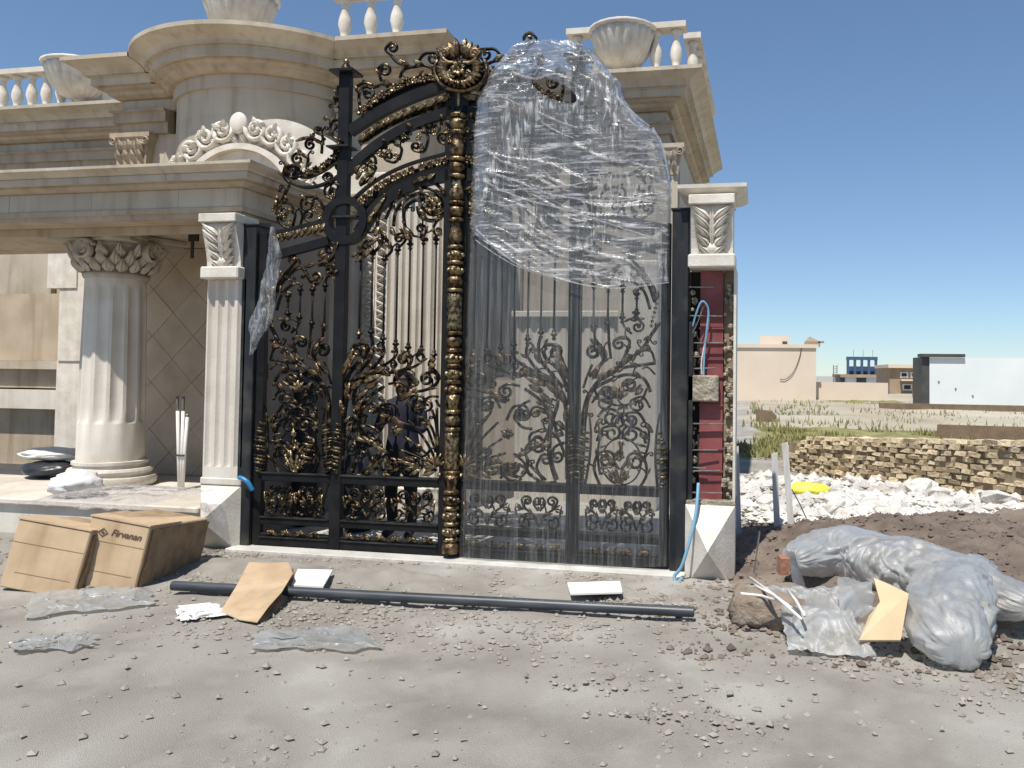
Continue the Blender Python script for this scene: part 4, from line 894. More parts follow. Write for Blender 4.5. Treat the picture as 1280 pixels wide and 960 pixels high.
for a, b_ in (((525,582),(500,576)),((525,584),(506,586)),((528,586),(514,594)),((545,588),(530,594)),((550,590),(553,596)),((522,578),(508,570)),((536,592),(545,580)),((487,578),(481,573)),((487,580),(493,586)),((495,540),(505,535)),((490,538),(504,541)),((455,545),(470,556)),((462,548),(480,562)),((446,546),(460,552)),((470,556),(488,566))): L(a, b_, .035, m='gilt_copper' if a[1] % 2 else 'gilt')
rosette((497,538),.05,'gilt',6); rosette((488,579),.035,'gilt_scroll',5); rosette((466,512),.03,'gilt',5)
for (pts, c, sg) in (([(452,591),(468,577),(477,557),(466,541)],(463,551),-1), ([(431,562),(440,541),(455,531),(470,536)],(464,544),1), ([(500,522),(493,506),(480,503)],(484,512),-1), ([(508,508),(516,495),(528,496)],(523,504),1), ([(455,592),(463,577),(458,562)],(453,567),-1), ([(505,593),(499,582),(508,572),(521,573)],(514,581),1),
                     ([(470,531),(482,529),(491,519)],(484,517),-1), ([(474,497),(486,506),(484,519)],(479,514),1), ([(540,560),(530,570),(520,566)],(523,561),1), ([(433,545),(444,552),(446,566)],(440,562),1), ([(486,480),(500,478),(510,484)],(502,487),1), ([(480,592),(492,595),(503,588)],(496,584),-1),
                     ([(350,592),(343,576),(346,559),(357,552)],(355,562),1), ([(392,592),(399,573),(395,556),(384,552)],(386,562),-1), ([(345,541),(351,526),(365,522)],(361,531),1), ([(397,541),(391,526),(378,522)],(381,531),-1), ([(371,537),(361,521),(369,508),(381,513)],(374,517),1), ([(347,516),(355,506),(369,508)],(362,515),1), ([(397,513),(389,503),(377,505)],(383,513),-1),
                     ([(352,474),(360,481),(370,481)],(364,475),-1), ([(398,487),(390,478),(380,480)],(386,485),-1)):
    S(pts, c, sg, 1.3, .017)
# acanthus ferns along the stiles
def fern(x0, y0, x1, y1, side, n=11, w0=13, both=False):
    spine = [(x0,y0),(x0+(x1-x0)*.3+side*3,y0+(y1-y0)*.35),(x0+(x1-x0)*.7+side*3,y0+(y1-y0)*.7),(x1,y1)]
    P = catmull(spine, 8)
    f = MB().strip([G(p) for p in P+spiral(P[-1],(P[-1][0]-side*4,P[-1][1]),1 if side < 0 else -1,1.0,.3,10)], .022, .03, .014).build('fern_spine','gilt_scroll',leaf,True)
    for i in range(n):
        t = .05+.72*i/n; p = P[int(t*(len(P)-1))]; l_ = w0*1.25*(.6+.6*math.sin(math.pi*(i+.5)/n))
        MB().leaf(G(p,-.015),G((p[0]-side*l_,p[1]-3.5),-.03),.024,.014,.03).build('leaflet','gilt',f,True)
        if both: MB().leaf(G(p,-.015),G((p[0]+side*l_*.7,p[1]-9),-.03),.022,.014,.025).build('leaflet','gilt_copper',f,True)
fern(331,592,332,508,1,12,9); fern(347,560,344,520,-1,4,9)
fern(408,592,406,512,-1,12,12); fern(426,594,427,510,1,12,8); fern(392,580,392,532,1,5,10)
for a, b_ in (((338,528),(345,518)),((342,535),(350,528)),((398,522),(392,516)),((400,528),(394,530)),((432,530),(440,520)),((434,537),(442,533))): L(a, b_, .03); S([a,((a[0]+b_[0])/2,a[1]-7),b_],(b_[0]-2,b_[1]+3),1,.8,.012)
# left panel head
for (pts, c, sg, ww) in (([(341,380),(349,359),(361,344),(373,335),(381,338),(388,351),(396,355),(402,347)],(396,347),-1,.022), ([(346,388),(352,369),(362,358),(371,354),(378,357)],None,1,.018), ([(339,376),(351,350),(366,332),(371,324),(367,320)],(366,325),-1,.018), ([(398,332),(410,328),(420,318),(421,309),(414,306)],(413,312),-1,.02),
                     ([(407,352),(410,346),(419,342),(421,335),(414,330),(406,333)],(412,337),1,.016), ([(372,402),(366,399),(357,400),(352,406)],(358,408),-1,.014), ([(336,404),(343,416),(352,432),(366,446),(388,462)],None,1,.022), ([(374,450),(369,437),(366,425),(372,420),(380,422)],(377,428),1,.018), ([(408,466),(396,452),(391,441),(396,432),(407,431)],(404,438),1,.022),
                     ([(338,449),(355,452),(374,456),(392,468)],None,1,.02), ([(339,447),(343,436),(352,433),(359,437)],None,1,.014), ([(342,482),(350,467),(368,463),(386,470),(402,480)],None,1,.02), ([(338,462),(346,454),(352,456)],None,1,.012), ([(414,480),(410,465),(405,452)],None,1,.014), ([(375,398),(372,408),(364,416)],None,1,.014), ([(389,406),(388,425),(385,445)],None,1,.016), ([(404,410),(403,422),(396,430)],None,1,.016),
                     ([(342,500),(350,488),(362,492)],(355,497),1,.014), ([(404,497),(396,486),(384,490)],(391,496),-1,.014), ([(346,478),(352,492),(368,498),(380,498),(396,492),(402,480)],None,1,.014)):
    S(pts, c, sg, 1.2, ww)
S([(414,592),(413,550),(412,515),(408,490),(396,470),(382,460)], None, 1, 1, .045, .04, 0, 'gilt_scroll', 'trunk', taper=.02)
for a, b_ in (((366,332),(372,322)),((372,336),(384,333)),((384,334),(398,330)),((400,327),(410,318)),((399,320),(409,314)),((390,352),(402,345)),((341,370),(346,358)),((340,378),(338,368)),((352,432),(344,434)),((372,452),(364,440)),((378,456),(390,464)),((396,452),(404,470)),((386,462),(402,468)),((392,442),(402,428)),((398,430),(408,422)),((340,407),(334,404)),((375,488),(370,477)),((375,488),(376,475)),((375,488),(382,477)),((375,490),(364,482)),((375,490),(386,482)),((360,470),(372,476)),((350,478),(358,486)),((392,478),(386,486))): L(a, b_, .036, m='gilt' if a[0] % 2 else 'gilt_copper')
for k in range(6): rosette((339+k*.9,382+k*5),.018,'gilt',5)
# oval bouquet
mo = [(370+21*math.cos(2*math.pi*i/28), 563+27*math.sin(2*math.pi*i/28)) for i in range(29)]
med = MB().strip([G(p) for p in mo], .014, .02).build('oval_frame','iron',leaf,True)
for p, r_ in (((372,556),.05),((365,578),.045),((377,580),.05),((360,566),.035),((381,567),.035),((371,586),.04),((370,542),.03)): rosette(p, r_, 'gilt', 6, -.03, 'rose', med)
for a, b_ in (((369,588),(360,570)),((370,588),(366,562)),((371,588),(376,565)),((372,588),(384,572)),((370,572),(358,556)),((371,572),(383,556)),((370,560),(370,536))): L(a, b_, .024, parent=med)
# small scroll panels
def cell(x0, y0, x1, y1, big=True):
    X = lambda t: x0+(x1-x0)*t; Yv = lambda t, xt=.5: y0+(y1-y0)*t+(xt-.5)*2*1.3
    def p(a, b_): return (X(a), Yv(b_, a))
    h = y1-y0
    for s_ in (-1,1):
        f = lambda a: .5+s_*a
        S([p(f(.0),.95),p(f(.12),.62),p(f(.30),.42),p(f(.36),.2)], p(f(.25),.22), -s_, 1.3, .014, .02)
        S([p(f(.04),.72),p(f(.24),.76),p(f(.34),.66)], p(f(.27),.84), s_, 1.2, .013, .02)
        S([p(f(.02),.5),p(f(.12),.28),p(f(.06),.12)], p(f(.05),.25), -s_, .9, .012, .02)
        for a, b_ in (((.36,.36),(.44,.28)),((.34,.46),(.43,.50)),((.28,.86),(.42,.95)),((.1,.62),(.2,.5)),((.16,.92),(.26,.98)),((.42,.7),(.47,.3))): L(p(f(a[0]),a[1]),p(f(b_[0]),b_[1]),.015,m='gilt' if a[0] > .3 else 'gilt_copper')
    rosette(p(.5,.42),.022,'gilt',5)
cell(333,603,370,643); cell(370,604,407,645); cell(430,608,487,649); cell(490,611,548,652)
for x0, x1, y in ((334,405,666),(430,546,672)):
    n = 4 if x1 < 410 else 6
    for k in range(n):
        x = x0+(x1-x0)*(k+.5)/n; yy = y+(k-n/2)*.9
        L((x-6,yy+3),(x+1,yy-3),.03); L((x+6,yy+4),(x-1,yy-3),.03); L((x-7,yy-3),(x-1,yy+2),.024,m='gilt_copper'); rosette((x,yy-1),.02,'gilt',5)
# ---- baluster post riding on the meeting stile (left leaf only)
left_parts = list(leaf.children)
lp0 = [o for o in left_parts if o.name.split('.')[0] != 'cartouche']
bx = .022
bk = MB().box(-.018,.115,-.02,.05,.022,3.86,.004).build('meeting_bar','iron',leaf)
r_ = random.Random(17); z = .05; seq = []
kinds = ['foot','ring','rose','ring','rose','ring','rose','ring','leafcup','ring','fluted','ring','bulb','ring','leafcup','rose','ring','rose','ring','rose','ring','bulb','ring','fluted','ring','bulb','rose','ring','rose','ring','vase','ring','bulb','ring','vase','ring','bulb','ring','vase','ring','bulb','ring']
hts = dict(foot=.10, ring=.045, rose=.095, leafcup=.13, fluted=.34, bulb=.11, vase=.2)
tot = sum(hts[k] for k in kinds); sc = (3.78-.05)/tot
post = MB().lathe([(.035,.03),(.035,3.80)],bx,-.055,10).build('post_core','gilt_scroll',leaf)
for k in kinds:
    h = hts[k]*sc; m = r_.choice(['gilt','gilt','gilt_copper']); mb = MB()
    if k == 'foot': mb.lathe([(.07,z),(.075,z+.02),(.075,z+h*.6),(.06,z+h)],bx,-.055,16)
    elif k == 'ring': mb.lathe([(.05,z),(.068,z+h*.2),(.072,z+h*.5),(.068,z+h*.8),(.05,z+h)],bx,-.055,16)
    elif k == 'rose':
        mb.lathe([(.052,z),(.064,z+h*.3),(.064,z+h*.7),(.052,z+h)],bx,-.055,14)
        for i in range(8):
            a = 2*math.pi*i/8; mb.ball((bx+.06*math.cos(a),-.055+.06*math.sin(a),z+h/2),.024,6,4)
    elif k == 'fluted': mb.lathe([(.056,z),(.062,z+h*.1),(.062,z+h*.9),(.056,z+h)],bx,-.055,48,rmod=lambda a, zz: 1+.07*math.cos(12*a+zz*9))
    elif k == 'leafcup':
        mb.lathe([(.045,z),(.06,z+h*.5),(.066,z+h)],bx,-.055,14)
        for i in range(8):
            a = 2*math.pi*i/8; ca, sa = math.cos(a), math.sin(a)
            mb.add([(bx+.05*ca-.018*sa,-.055+.05*sa+.018*ca,z),(bx+.05*ca+.018*sa,-.055+.05*sa-.018*ca,z),(bx+.072*ca,-.055+.072*sa,z+h*.6),(bx+.088*ca,-.055+.088*sa,z+h)],[(0,1,2),(0,2,3),(1,3,2)])
    elif k == 'bulb': mb.lathe([(.04,z),(.058,z+h*.25),(.072,z+h*.55),(.062,z+h*.8),(.045,z+h)],bx,-.055,16)
    else: mb.lathe([(.042,z),(.062,z+h*.2),(.066,z+h*.35),(.052,z+h*.62),(.044,z+h*.85),(.05,z+h)],bx,-.055,16)
    mb.build('post_'+{'rose':'rose_band','leafcup':'leaf_cup','fluted':'fluted_sleeve'}.get(k,k), m, post, True); z += h
# ---- right leaf: the mirror image of the left one, without post and cartouche
leaf_r = thing('gate_leaf', (0,0,.02), 'right gate leaf of black and gilded ironwork wrapped in clear stretch film', 'gate')
leaf_r.scale = (-1,1,1)
def copy_to(o, parent):
    c = o.copy(); col.objects.link(c); c.parent = parent
    for ch in o.children: copy_to(ch, c)
for o in lp0: copy_to(o, leaf_r)

# ================================================================== STRETCH FILM ON THE RIGHT LEAF
def interp(tab, t):
    for (a, va), (b_, vb) in zip(tab, tab[1:]):
        if a <= t <= b_: k = (t-a)/(b_-a); return va+(vb-va)*k
    return tab[0][1] if t < tab[0][0] else tab[-1][1]
FL = [(56,660),(64,640),(72,632),(100,610),(130,598),(160,595),(300,589),(400,585),(600,579),(706,574)]
FR = [(56,720),(64,742),(80,752),(100,772),(130,783),(150,801),(170,822),(200,833),(230,838),(260,838),(360,836),(706,836)]
def film(name, y0f, y1f, yoff, nu, nv, disp, m, label, hole=None, back=True):
    mb = MB(); rows = []
    for j in range(nv+1):
        row = []
        for i in range(nu+1):
            u = i/nu; v = j/nv; ya = y0f; yb_ = y1f(u); py = ya+(yb_-ya)*v
            fl_ = interp(FL,py)+2.0*nz(py*.09,3); fr_ = interp(FR,py)+(3.2*nz(py*.08,7)+1.5*nz(py*.3,9) if py < 260 else 0); px = fl_+(fr_-fl_)*u; p = at(px,py+(3*nz(u*14,5)*(1-v)**8),Y=0)
            e = min(1, min(u,1-u)*12)**.6
            row.append((p.x, yoff*(.35+.65*e)+disp(p.x,p.z,u,v)*e, p.z, px, py))
        if back:
            for i in range(nu,-1,-4):
                a = row[i]; row.append((a[0], .075, a[2], 0, 0))
        rows.append(row)
    n = len(rows[0]); mb.v = [Vector(p[:3]) for r in rows for p in r]
    for j in range(nv):
        for i in range(n if back else n-1):
            if hole and i < nu and hole(rows[j][i][3], rows[j][i][4]): continue
            mb.f.append((j*n+i, j*n+(i+1)%n, (j+1)*n+(i+1)%n, (j+1)*n+i))
    return mb.build(name, m, None, True, label, 'plastic film')
def ridge(v): return 1-abs(v)*2
def crumple(x, y, z, seed=0, k=7):
    """sharp-creased, piecewise flat relief of crushed plastic, about -0.5 to 0.5"""
    r = random.Random(seed*31+5); h = 0; a = 1; tot = 0
    wx, wy, wz = nz(x*1.7,y*1.7,z*1.7+seed)*.5, nz(x*1.7+9,y*1.7,z*1.7)*.5, nz(x*1.7,y*1.7+9,z*1.7)*.5
    for i in range(k):
        d = Vector((r.gauss(0,1),r.gauss(0,1),r.gauss(0,1))).normalized(); f = .9*1.33**i
        t = (d.x*(x+wx)+d.y*(y+wy)+d.z*(z+wz))*f+r.random(); t -= math.floor(t); h += a*abs(t-.5)*2; tot += a; a *= .80
    return h/tot-.5
hole1 = lambda px, py: ((px-697)*math.cos(.42)+(py-118)*math.sin(.42))**2/30**2+(-(px-697)*math.sin(.42)+(py-118)*math.cos(.42))**2/11**2 < 1
film('stretch_film', 56., lambda u: 706, -.085, 130, 200, lambda x,z,u,v: .007*ridge(nz(x*26,z*1.2,3))+.010*nz(x*9,z*.9,6)+.008*nz(x*3,z*3,2), 'film_lower', 'thin clear stretch film hanging over the whole right gate leaf', hole1)
BOT = [(0,286),(.06,300),(.12,309),(.18,322),(.25,328),(.33,341),(.42,346),(.52,355),(.6,353),(.7,361),(.8,357),(.88,360),(1,352)]
def dsp(x,z,u,v):
    wx, wz = .22*nz(x*1.4,z*1.4,11), .22*nz(x*1.4,z*1.4,15)
    k = min(1,max(0,(z-2.95)/.5)); t = z+x*(.30-.75*k*nz(x*.7,z*.7,21))+wz
    a = -.018*ridge(nz((x+wx)*.9,t*5,1))**5-.011*ridge(nz((x+wx)*1.6,t*11,5))**4-.005*ridge(nz(x*2.5,t*24,8))**3
    b_ = -.016*ridge(nz((x+wx)*6,(z+wz)*1.0,31))**5-.009*ridge(nz((x+z*.3)*11,(z-x)*2,33))**4
    return -.008+a*(1-.55*k)+b_*k+.02*nz(x*2.2,z*2.5,9)
uf = film('stretch_film', 57., lambda u: interp(BOT,u), -.105, 150, 190, dsp, 'film_upper', 'wrinkled silvery film bunched round the top of the right gate leaf', hole1, False)
def crease(pts, r, parent):
    P = catmull(pts, 8); mb = MB(); out = []
    for i, p in enumerate(P):
        v = at(p[0],p[1],Y=-.14); out.append((v.x, -.135+.008*nz(i*.5,r*90), v.z+.004*nz(i*.7,5)))
    mb.tube(out, r, 5, r*.5).build('fold', 'film_rag', parent, True)
for pts, r_ in (([(598,212),(640,224),(690,243),(760,251),(835,244)],.010), ([(604,226),(650,247),(710,263),(775,284),(826,300)],.008), ([(595,287),(640,326),(690,346),(760,360),(836,353)],.009), ([(622,238),(660,236),(708,232),(740,226)],.008), ([(672,140),(700,152),(724,160)],.009),
              ([(640,90),(668,98),(690,92),(715,98)],.010), ([(676,152),(700,166),(716,172)],.008), ([(594,300),(640,330),(700,352)],.006), ([(770,120),(790,140),(812,158)],.012), ([(815,160),(826,178),(832,200),(836,225)],.012), ([(600,180),(625,200),(660,214)],.006), ([(606,128),(625,120),(650,132)],.008), ([(590,250),(620,254),(650,270)],.007)): crease(pts, r_, uf)
# film rag caught on the left post
RAG = [(284,338,343),(300,336,346),(318,334,350),(335,333,346),(350,328,346),(368,322,344),(385,317,342),(400,314,338),(412,313,333),(422,314,326),(436,312,320),(444,311,314)]
def ragf(u, v):
    py = 284+160*v; l = interp([(a,b_) for a,b_,c in RAG],py); r = interp([(a,c) for a,b_,c in RAG],py); p = at(l+(r-l)*u,py,Y=-.12)
    return (p.x, -.12+.045*nz(p.x*11,p.z*3,1)+.02*ridge(nz(p.x*24,p.z*5,4))-.03*math.sin(math.pi*u), p.z)
MB().grid(24, 60, ragf).build('film_rag','film_rag',None,True,'torn shred of clear film dangling from the left gate post','plastic film')

# ================================================================== PERSON BEHIND THE LEFT LEAF
def person(x, y, z0):
    J = {}; V = []; E_ = []; Rr = []
    def j(n, p, r, par=None):
        J[n] = len(V); V.append(Vector(p)); Rr.append(r)
        if par: E_.append((J[par], J[n]))
    j('pelvis',(0,0,.90),(.155,.11)); j('waist',(0,0,1.04),(.145,.10),'pelvis'); j('chest',(0,-.01,1.24),(.17,.115),'waist'); j('collar',(0,0,1.36),(.10,.08),'chest')
    j('neck',(0,-.02,1.43),(.052,.055),'collar'); j('jaw',(0,-.045,1.50),(.060,.075),'neck'); j('skull',(0,-.03,1.57),(.076,.092),'jaw'); j('crown',(0,-.02,1.635),(.055,.065),'skull')
    for s_ in (-1,1):
        j('hip%d'%s_,(s_*.09,0,.84),(.095,.10),'pelvis'); j('knee%d'%s_,(s_*.10,-.03,.47),(.062,.065),'hip%d'%s_); j('calf%d'%s_,(s_*.10,.0,.30),(.058,.06),'knee%d'%s_); j('ankle%d'%s_,(s_*.10,.02,.075),(.04,.042),'calf%d'%s_); j('toe%d'%s_,(s_*.115,-.14,.04),(.042,.034),'ankle%d'%s_)
        j('sh%d'%s_,(s_*.17,0,1.33),(.07,.065),'collar'); j('el%d'%s_,(s_*.23,-.06,1.08),(.046,.046),'sh%d'%s_); j('wr%d'%s_,(s_*.075,-.27,1.17),(.030,.030),'el%d'%s_); j('palm%d'%s_,(s_*.05,-.32,1.215),(.036,.02),'wr%d'%s_)
        for k, (dx, L_) in enumerate(((-.03,.055),(-.01,.065),(.01,.062),(.028,.05))):
            j('f%d%d'%(k,s_),(s_*(.045+dx*.6),-.345,1.235+.008*k),(.009,.009),'palm%d'%s_); j('g%d%d'%(k,s_),(s_*(.02+dx*.5),-.352-.004*k,1.235+.012*k+L_*.3),(.008,.008),'f%d%d'%(k,s_))
        j('th%d'%s_,(s_*.03,-.30,1.25),(.010,.010),'palm%d'%s_)
    me = bpy.data.meshes.new('tmp'); me.from_pydata(V, E_, []); o = bpy.data.objects.new('tmp', me); col.objects.link(o)
    o.modifiers.new('skin','SKIN'); sv = me.skin_vertices[0].data
    for i, r in enumerate(Rr): sv[i].radius = r
    sv[0].use_root = True
    sb = o.modifiers.new('sub','SUBSURF'); sb.levels = 2
    dg = bpy.context.evaluated_depsgraph_get(); bm = bpy.data.meshes.new_from_object(o.evaluated_get(dg)); bpy.data.objects.remove(o)
    bm.materials.clear()
    for m in ('cloth_navy','skin','cloth_dark'): bm.materials.append(MATS[m])
    for p in bm.polygons:
        p.use_smooth = True; c = p.center
        p.material_index = 1 if c.z > 1.42 or (c.y < -.25 and c.z > 1.1) else (2 if c.z < .9 else 0)
    root = thing('person', (x,y,z0), 'person in dark clothes standing behind the left leaf looking down at a phone', 'person')
    body = bpy.data.objects.new('body', bm); col.objects.link(body); body.parent = root
    def part(mb, n, m, par=root, sm=True): mb.v = [v+Vector((x,y,z0)) for v in mb.v]; return mb.build(n, m, par, sm)
    hair = MB().ball((0,-.005,1.585),.108,16,10,(.95,1.02,.92)); hair.v = [v*1 + Vector((0,.03 if v.z < 1.56 else 0,0))+Vector((0,0,.02*nz(v.x*30,v.y*30,v.z*30))) for v in hair.v if True]
    hair.f = [f for f in hair.f if not (sum(hair.v[i].y for i in f)/len(f) < -.055 and sum(hair.v[i].z for i in f)/len(f) < 1.605)]
    part(hair,'hair','hair')
    part(MB().leaf((0,-.12,1.565),(0,-.135,1.515),.03,.02,.008),'nose','skin',body)
    for s_ in (-1,1):
        part(MB().ball((s_*.032,-.112,1.572),.012,8,5),'eye','hair',body); part(MB().ball((s_*.083,-.02,1.55),.024,8,5,(.4,.8,1.2)),'ear','skin',body)
    part(MB().box(-.028,.028,-.121,-.112,1.487,1.494),'mouth','cloth_dark',body)
    ph = MB().obox((0,-.335,1.26*.93),(.037,0,0),(0,.004,.002),(0,-.03,.07)); ph.v = [v+Vector((x,y,z0)) for v in ph.v]
    ph.build('phone','void',None,False,'black phone held in both hands by the person behind the gate','phone')
    return root
pp = at(502,640,Y=.62); per = person(pp.x, .62, .006); per.scale = (1.0,1.0,.93)
# dark bundles added to blacken the view behind the left leaf
def bundle(name, px0, px1, pt, pb, Y, m, label, cat, sq=.5, seed=1):
    a, b_ = at(px0,pb,Y=Y), at(px1,pt,Y=Y); cx_, cz_ = (a.x+b_.x)/2, b_.z/2; w_, h = abs(b_.x-a.x)/2, b_.z/2
    mb = MB().ball((0,0,0),1,22,14)
    mb.v = [Vector((math.copysign(abs(v.x)**.6,v.x), math.copysign(abs(v.y)**.6,v.y), math.copysign(abs(v.z)**.6,v.z))) for v in mb.v]
    mb.v = [v*(1+.10*nz(v.x*2,v.y*2,v.z*2+seed)+.05*ridge(nz(v.x*5,v.y*5,v.z*2+seed*3))) for v in mb.v]
    mb.v = [Vector((cx_+v.x*w_, Y+v.y*sq, max(.008, cz_+v.z*h))) for v in mb.v]
    return mb.build(name, m, None, True, label, cat)
bundle('dark_bundle',338,408,470,594,.95,'tarp_dark','tall dark bundle added to blacken the view behind the small left gate panel','bundle',.22,1)
bundle('dark_bundle',434,468,556,600,.8,'tarp_dark','low dark bundle added to blacken the view behind the gate beside the person','bundle',.15,4)

# ================================================================== GROUND CLUTTER
def ribbon(pts, r, m, name, label, cat, n=10, cap=None):
    return MB().tube(catmull([tuple(p) for p in pts],6), r, n).build(name, m, None, True, label, cat)
pa, pb = at(216,732,Z=.05), at(867,765,Z=.05)
dirp = (pb-pa).normalized()
o = MB().tube([pa+dirp*t*(pb-pa).length for t in (0,.25,.5,.75,1)], .034, 14).build('steel_pipe','pipe_black',None,'auto','long black steel pipe lying on the ground before the gate','pipe')
MB().tube([pb+dirp*.001, pb+dirp*.004], .028, 12).build('pipe_mouth','void',o)
def flat(name, px, z, m, label, cat, th=.012, bend=None, sub=1):
    """a flat piece lying on the ground, outline given on the ground plane"""
    P = [at(a,b_,Z=z) for a,b_ in px]; n = len(P)
    if bend: P = [p+Vector((0,0,b_)) for p,b_ in zip(P,bend)]
    c = sum(P, Vector())/n; mb = MB()
    mb.add(P+[c]+[p-Vector((0,0,th)) for p in P]+[c-Vector((0,0,th))], [(i,(i+1)%n,n) for i in range(n)]+[((i+1)%n+n+1,i+n+1,2*n+1) for i in range(n)]+[(i,i+n+1,(i+1)%n+n+1,(i+1)%n) for i in range(n)])
    return mb.build(name, m, None, False, label, cat)
card = flat('cardboard_scrap',[(276,752),(294,733),(311,711),(336,713),(360,711),(366,722),(352,742),(336,756),(322,765),(300,760)],.09,'cardboard','torn brown cardboard flap lying across the black pipe','cardboard',.006,[-.06,-.01,.05,.055,.05,.03,.01,-.01,-.06,-.07])
flat('cardboard_flap',[(322,764),(340,750),(354,736),(366,716),(370,722),(356,744),(344,756),(326,769)],.06,'cardboard_edge','dark folded cardboard strip along the torn flap','cardboard',.006,[-.02,0,.01,.04,-.03,-.04,-.04,-.05])
flat('floor_tile',[(372,711),(416,712),(404,733),(364,731)],.055,'paper_white','square pale tile leaning by the cardboard flap','tile',.012)
flat('floor_tile',[(709,728),(775,726),(778,740),(713,742)],.045,'paper_white','pale tile lying flat before the wrapped leaf','tile',.012)
flat('floor_tile',[(222,757),(262,753),(280,764),(240,770)],.03,'paper_white','broken white tile scrap left of the cardboard flap','tile',.008)
def sheet(name, px, z, m, label, cat, amp=.05, nu=70, nv=44, seed=0, h=.06):
    A_, B_, C_, D_ = [at(a,b_,Z=z) for a,b_ in px]
    def fn(u, v):
        p = (A_*(1-u)+B_*u)*(1-v)+(D_*(1-u)+C_*u)*v; e = min(1,min(u,1-u,v,1-v)*7)
        p = p+Vector((.06*nz(u*5,v*5,seed+2),.06*nz(u*5,v*5,seed+7),0))
        return (p.x+.03*e*crumple(u*4,v*3,0,seed), p.y+.05*crumple(u*5,v*5,1,seed+1), ground_z(p.x,p.y)+.018+(h+amp)*(.25+.75*e)*max(0,.5+crumple(u*3.2,v*2.2,0,seed+4)))
    return MB().grid(nu, nv, fn).build(name, m, None, True, label, cat)
sheet('plastic_sheet',[(40,738),(188,733),(196,752),(30,770)],.02,'sheet_plastic','crumpled white plastic sheet on the ground before the boxes','plastic sheet',.012,seed=2,h=.045)
sheet('plastic_sheet',[(322,784),(440,774),(486,800),(312,806)],.04,'sheet_plastic','pale plastic sheet at the bottom of the drive','plastic sheet',.008,seed=5,h=.02)
sheet('plastic_sheet',[(20,790),(112,783),(120,802),(14,808)],.04,'sheet_plastic','white plastic sheet at the lower left corner','plastic sheet',.012,seed=9,h=.03)
sheet('plastic_scrap',[(220,760),(270,752),(282,766),(225,772)],.03,'paper_white','thin white plastic shred near the black pipe','plastic scrap',.02,30,20,13,.02)
# cardboard boxes of tiles
def carton(p0, wx, dy, h, lean, label, rot, logo=False, tip=R(9), bm='cardboard'):
    c = thing('carton', p0, label, 'box'); c.rotation_euler = (lean, tip, rot)
    def part(mb, n, m, par=c, bevel=0): 
        o = mb.build(n, m, None, False, kind='x', bevel=bevel); del o['kind']; o.location = (0,0,0); o.parent = par; return o
    # bodies are written in the box's own frame: x along the front, y to the back
    body = part(MB().box(0,wx,0,dy,0,h,.008),'body',bm)
    part(MB().box(.01,wx-.01,-.003,.0005,h*.67,h*.675),'crease','cardboard_edge',body)
    part(MB().box(.08,wx-.05,-.003,.0005,h*.24,h*.245),'crease','cardboard_edge',body)
    part(MB().box(-.006,wx+.006,-.008,dy*.5,h+.001,h+.012),'top_flap',bm,body)
    m2 = MB().grid(16,10,lambda u,v: (wx+.004+.02*ridge(nz(u*9,v*2,3)), .02+u*(dy-.03), .01+v*(h-.03)+.008*nz(u*6,v*6)))
    part(m2,'wrinkled_side','cardboard_edge',body)
    if logo:
        def diamond_(r0_, r1_):
            pts = [(1,0),(0,.8),(-1,0),(0,-.8)]; mb = MB(); ccx, ccz = .115, h*.80
            for i in range(4):
                a, b_ = pts[i], pts[(i+1)%4]
                mb.add([(ccx+a[0]*r0_,-.0035,ccz+a[1]*r0_),(ccx+b_[0]*r0_,-.0035,ccz+b_[1]*r0_),(ccx+b_[0]*r1_,-.0035,ccz+b_[1]*r1_),(ccx+a[0]*r1_,-.0035,ccz+a[1]*r1_)],[(0,1,2,3)])
            return mb
        part(diamond_(.028,.042),'logo_mark','print',body); part(diamond_(.006,.016),'logo_mark','print',body)
        cu = bpy.data.curves.new('t','FONT'); cu.body = 'Firvanan'; cu.size = .068; cu.extrude = .0006; cu.shear = .3; cu.offset = .0008
        t = bpy.data.objects.new('t',cu); col.objects.link(t); dg = bpy.context.evaluated_depsgraph_get(); tm = bpy.data.meshes.new_from_object(t.evaluated_get(dg)); bpy.data.objects.remove(t)
        tm.materials.clear(); tm.materials.append(MATS['print']); to = bpy.data.objects.new('logo_text',tm); col.objects.link(to); to.parent = body
        to.location = (.175,-.004,h*.78); to.rotation_euler = (R(90),0,0)
    return c
q0, q1 = at(93,732,Z=0), at(168,734,Z=0)
carton((q0.x,q0.y,.01), (q1-q0).length, .80, .49, R(-6), 'brown tile carton with printed logo leaning before the porch platform', math.atan2(q1.y-q0.y,q1.x-q0.x), True)
q2, q3 = at(-2,735,Z=0), at(50,736,Z=0)
carton((q2.x,q2.y,.01), .54, .62, .48, R(-9), 'open brown carton at the left edge beside the printed carton', math.atan2(q3.y-q2.y,q3.x-q2.x))
# wrinkled film over the boxes
A1, A2 = at(58,658,Y=-1.0), at(240,640,Y=-.35)
def cover(u, v):
    x = -3.05+u*1.0; y = -1.25+v*1.0; return (x, y, .535+.03*ridge(nz(x*7,y*5,3))+.02*nz(x*3,y*3,8)-.03*(1-min(1,min(u,1-u,v,1-v)*8)))
MB().grid(40,40,cover).build('packing_film','film_rag',None,True,'crinkled clear packing film lying over the cartons','plastic film')
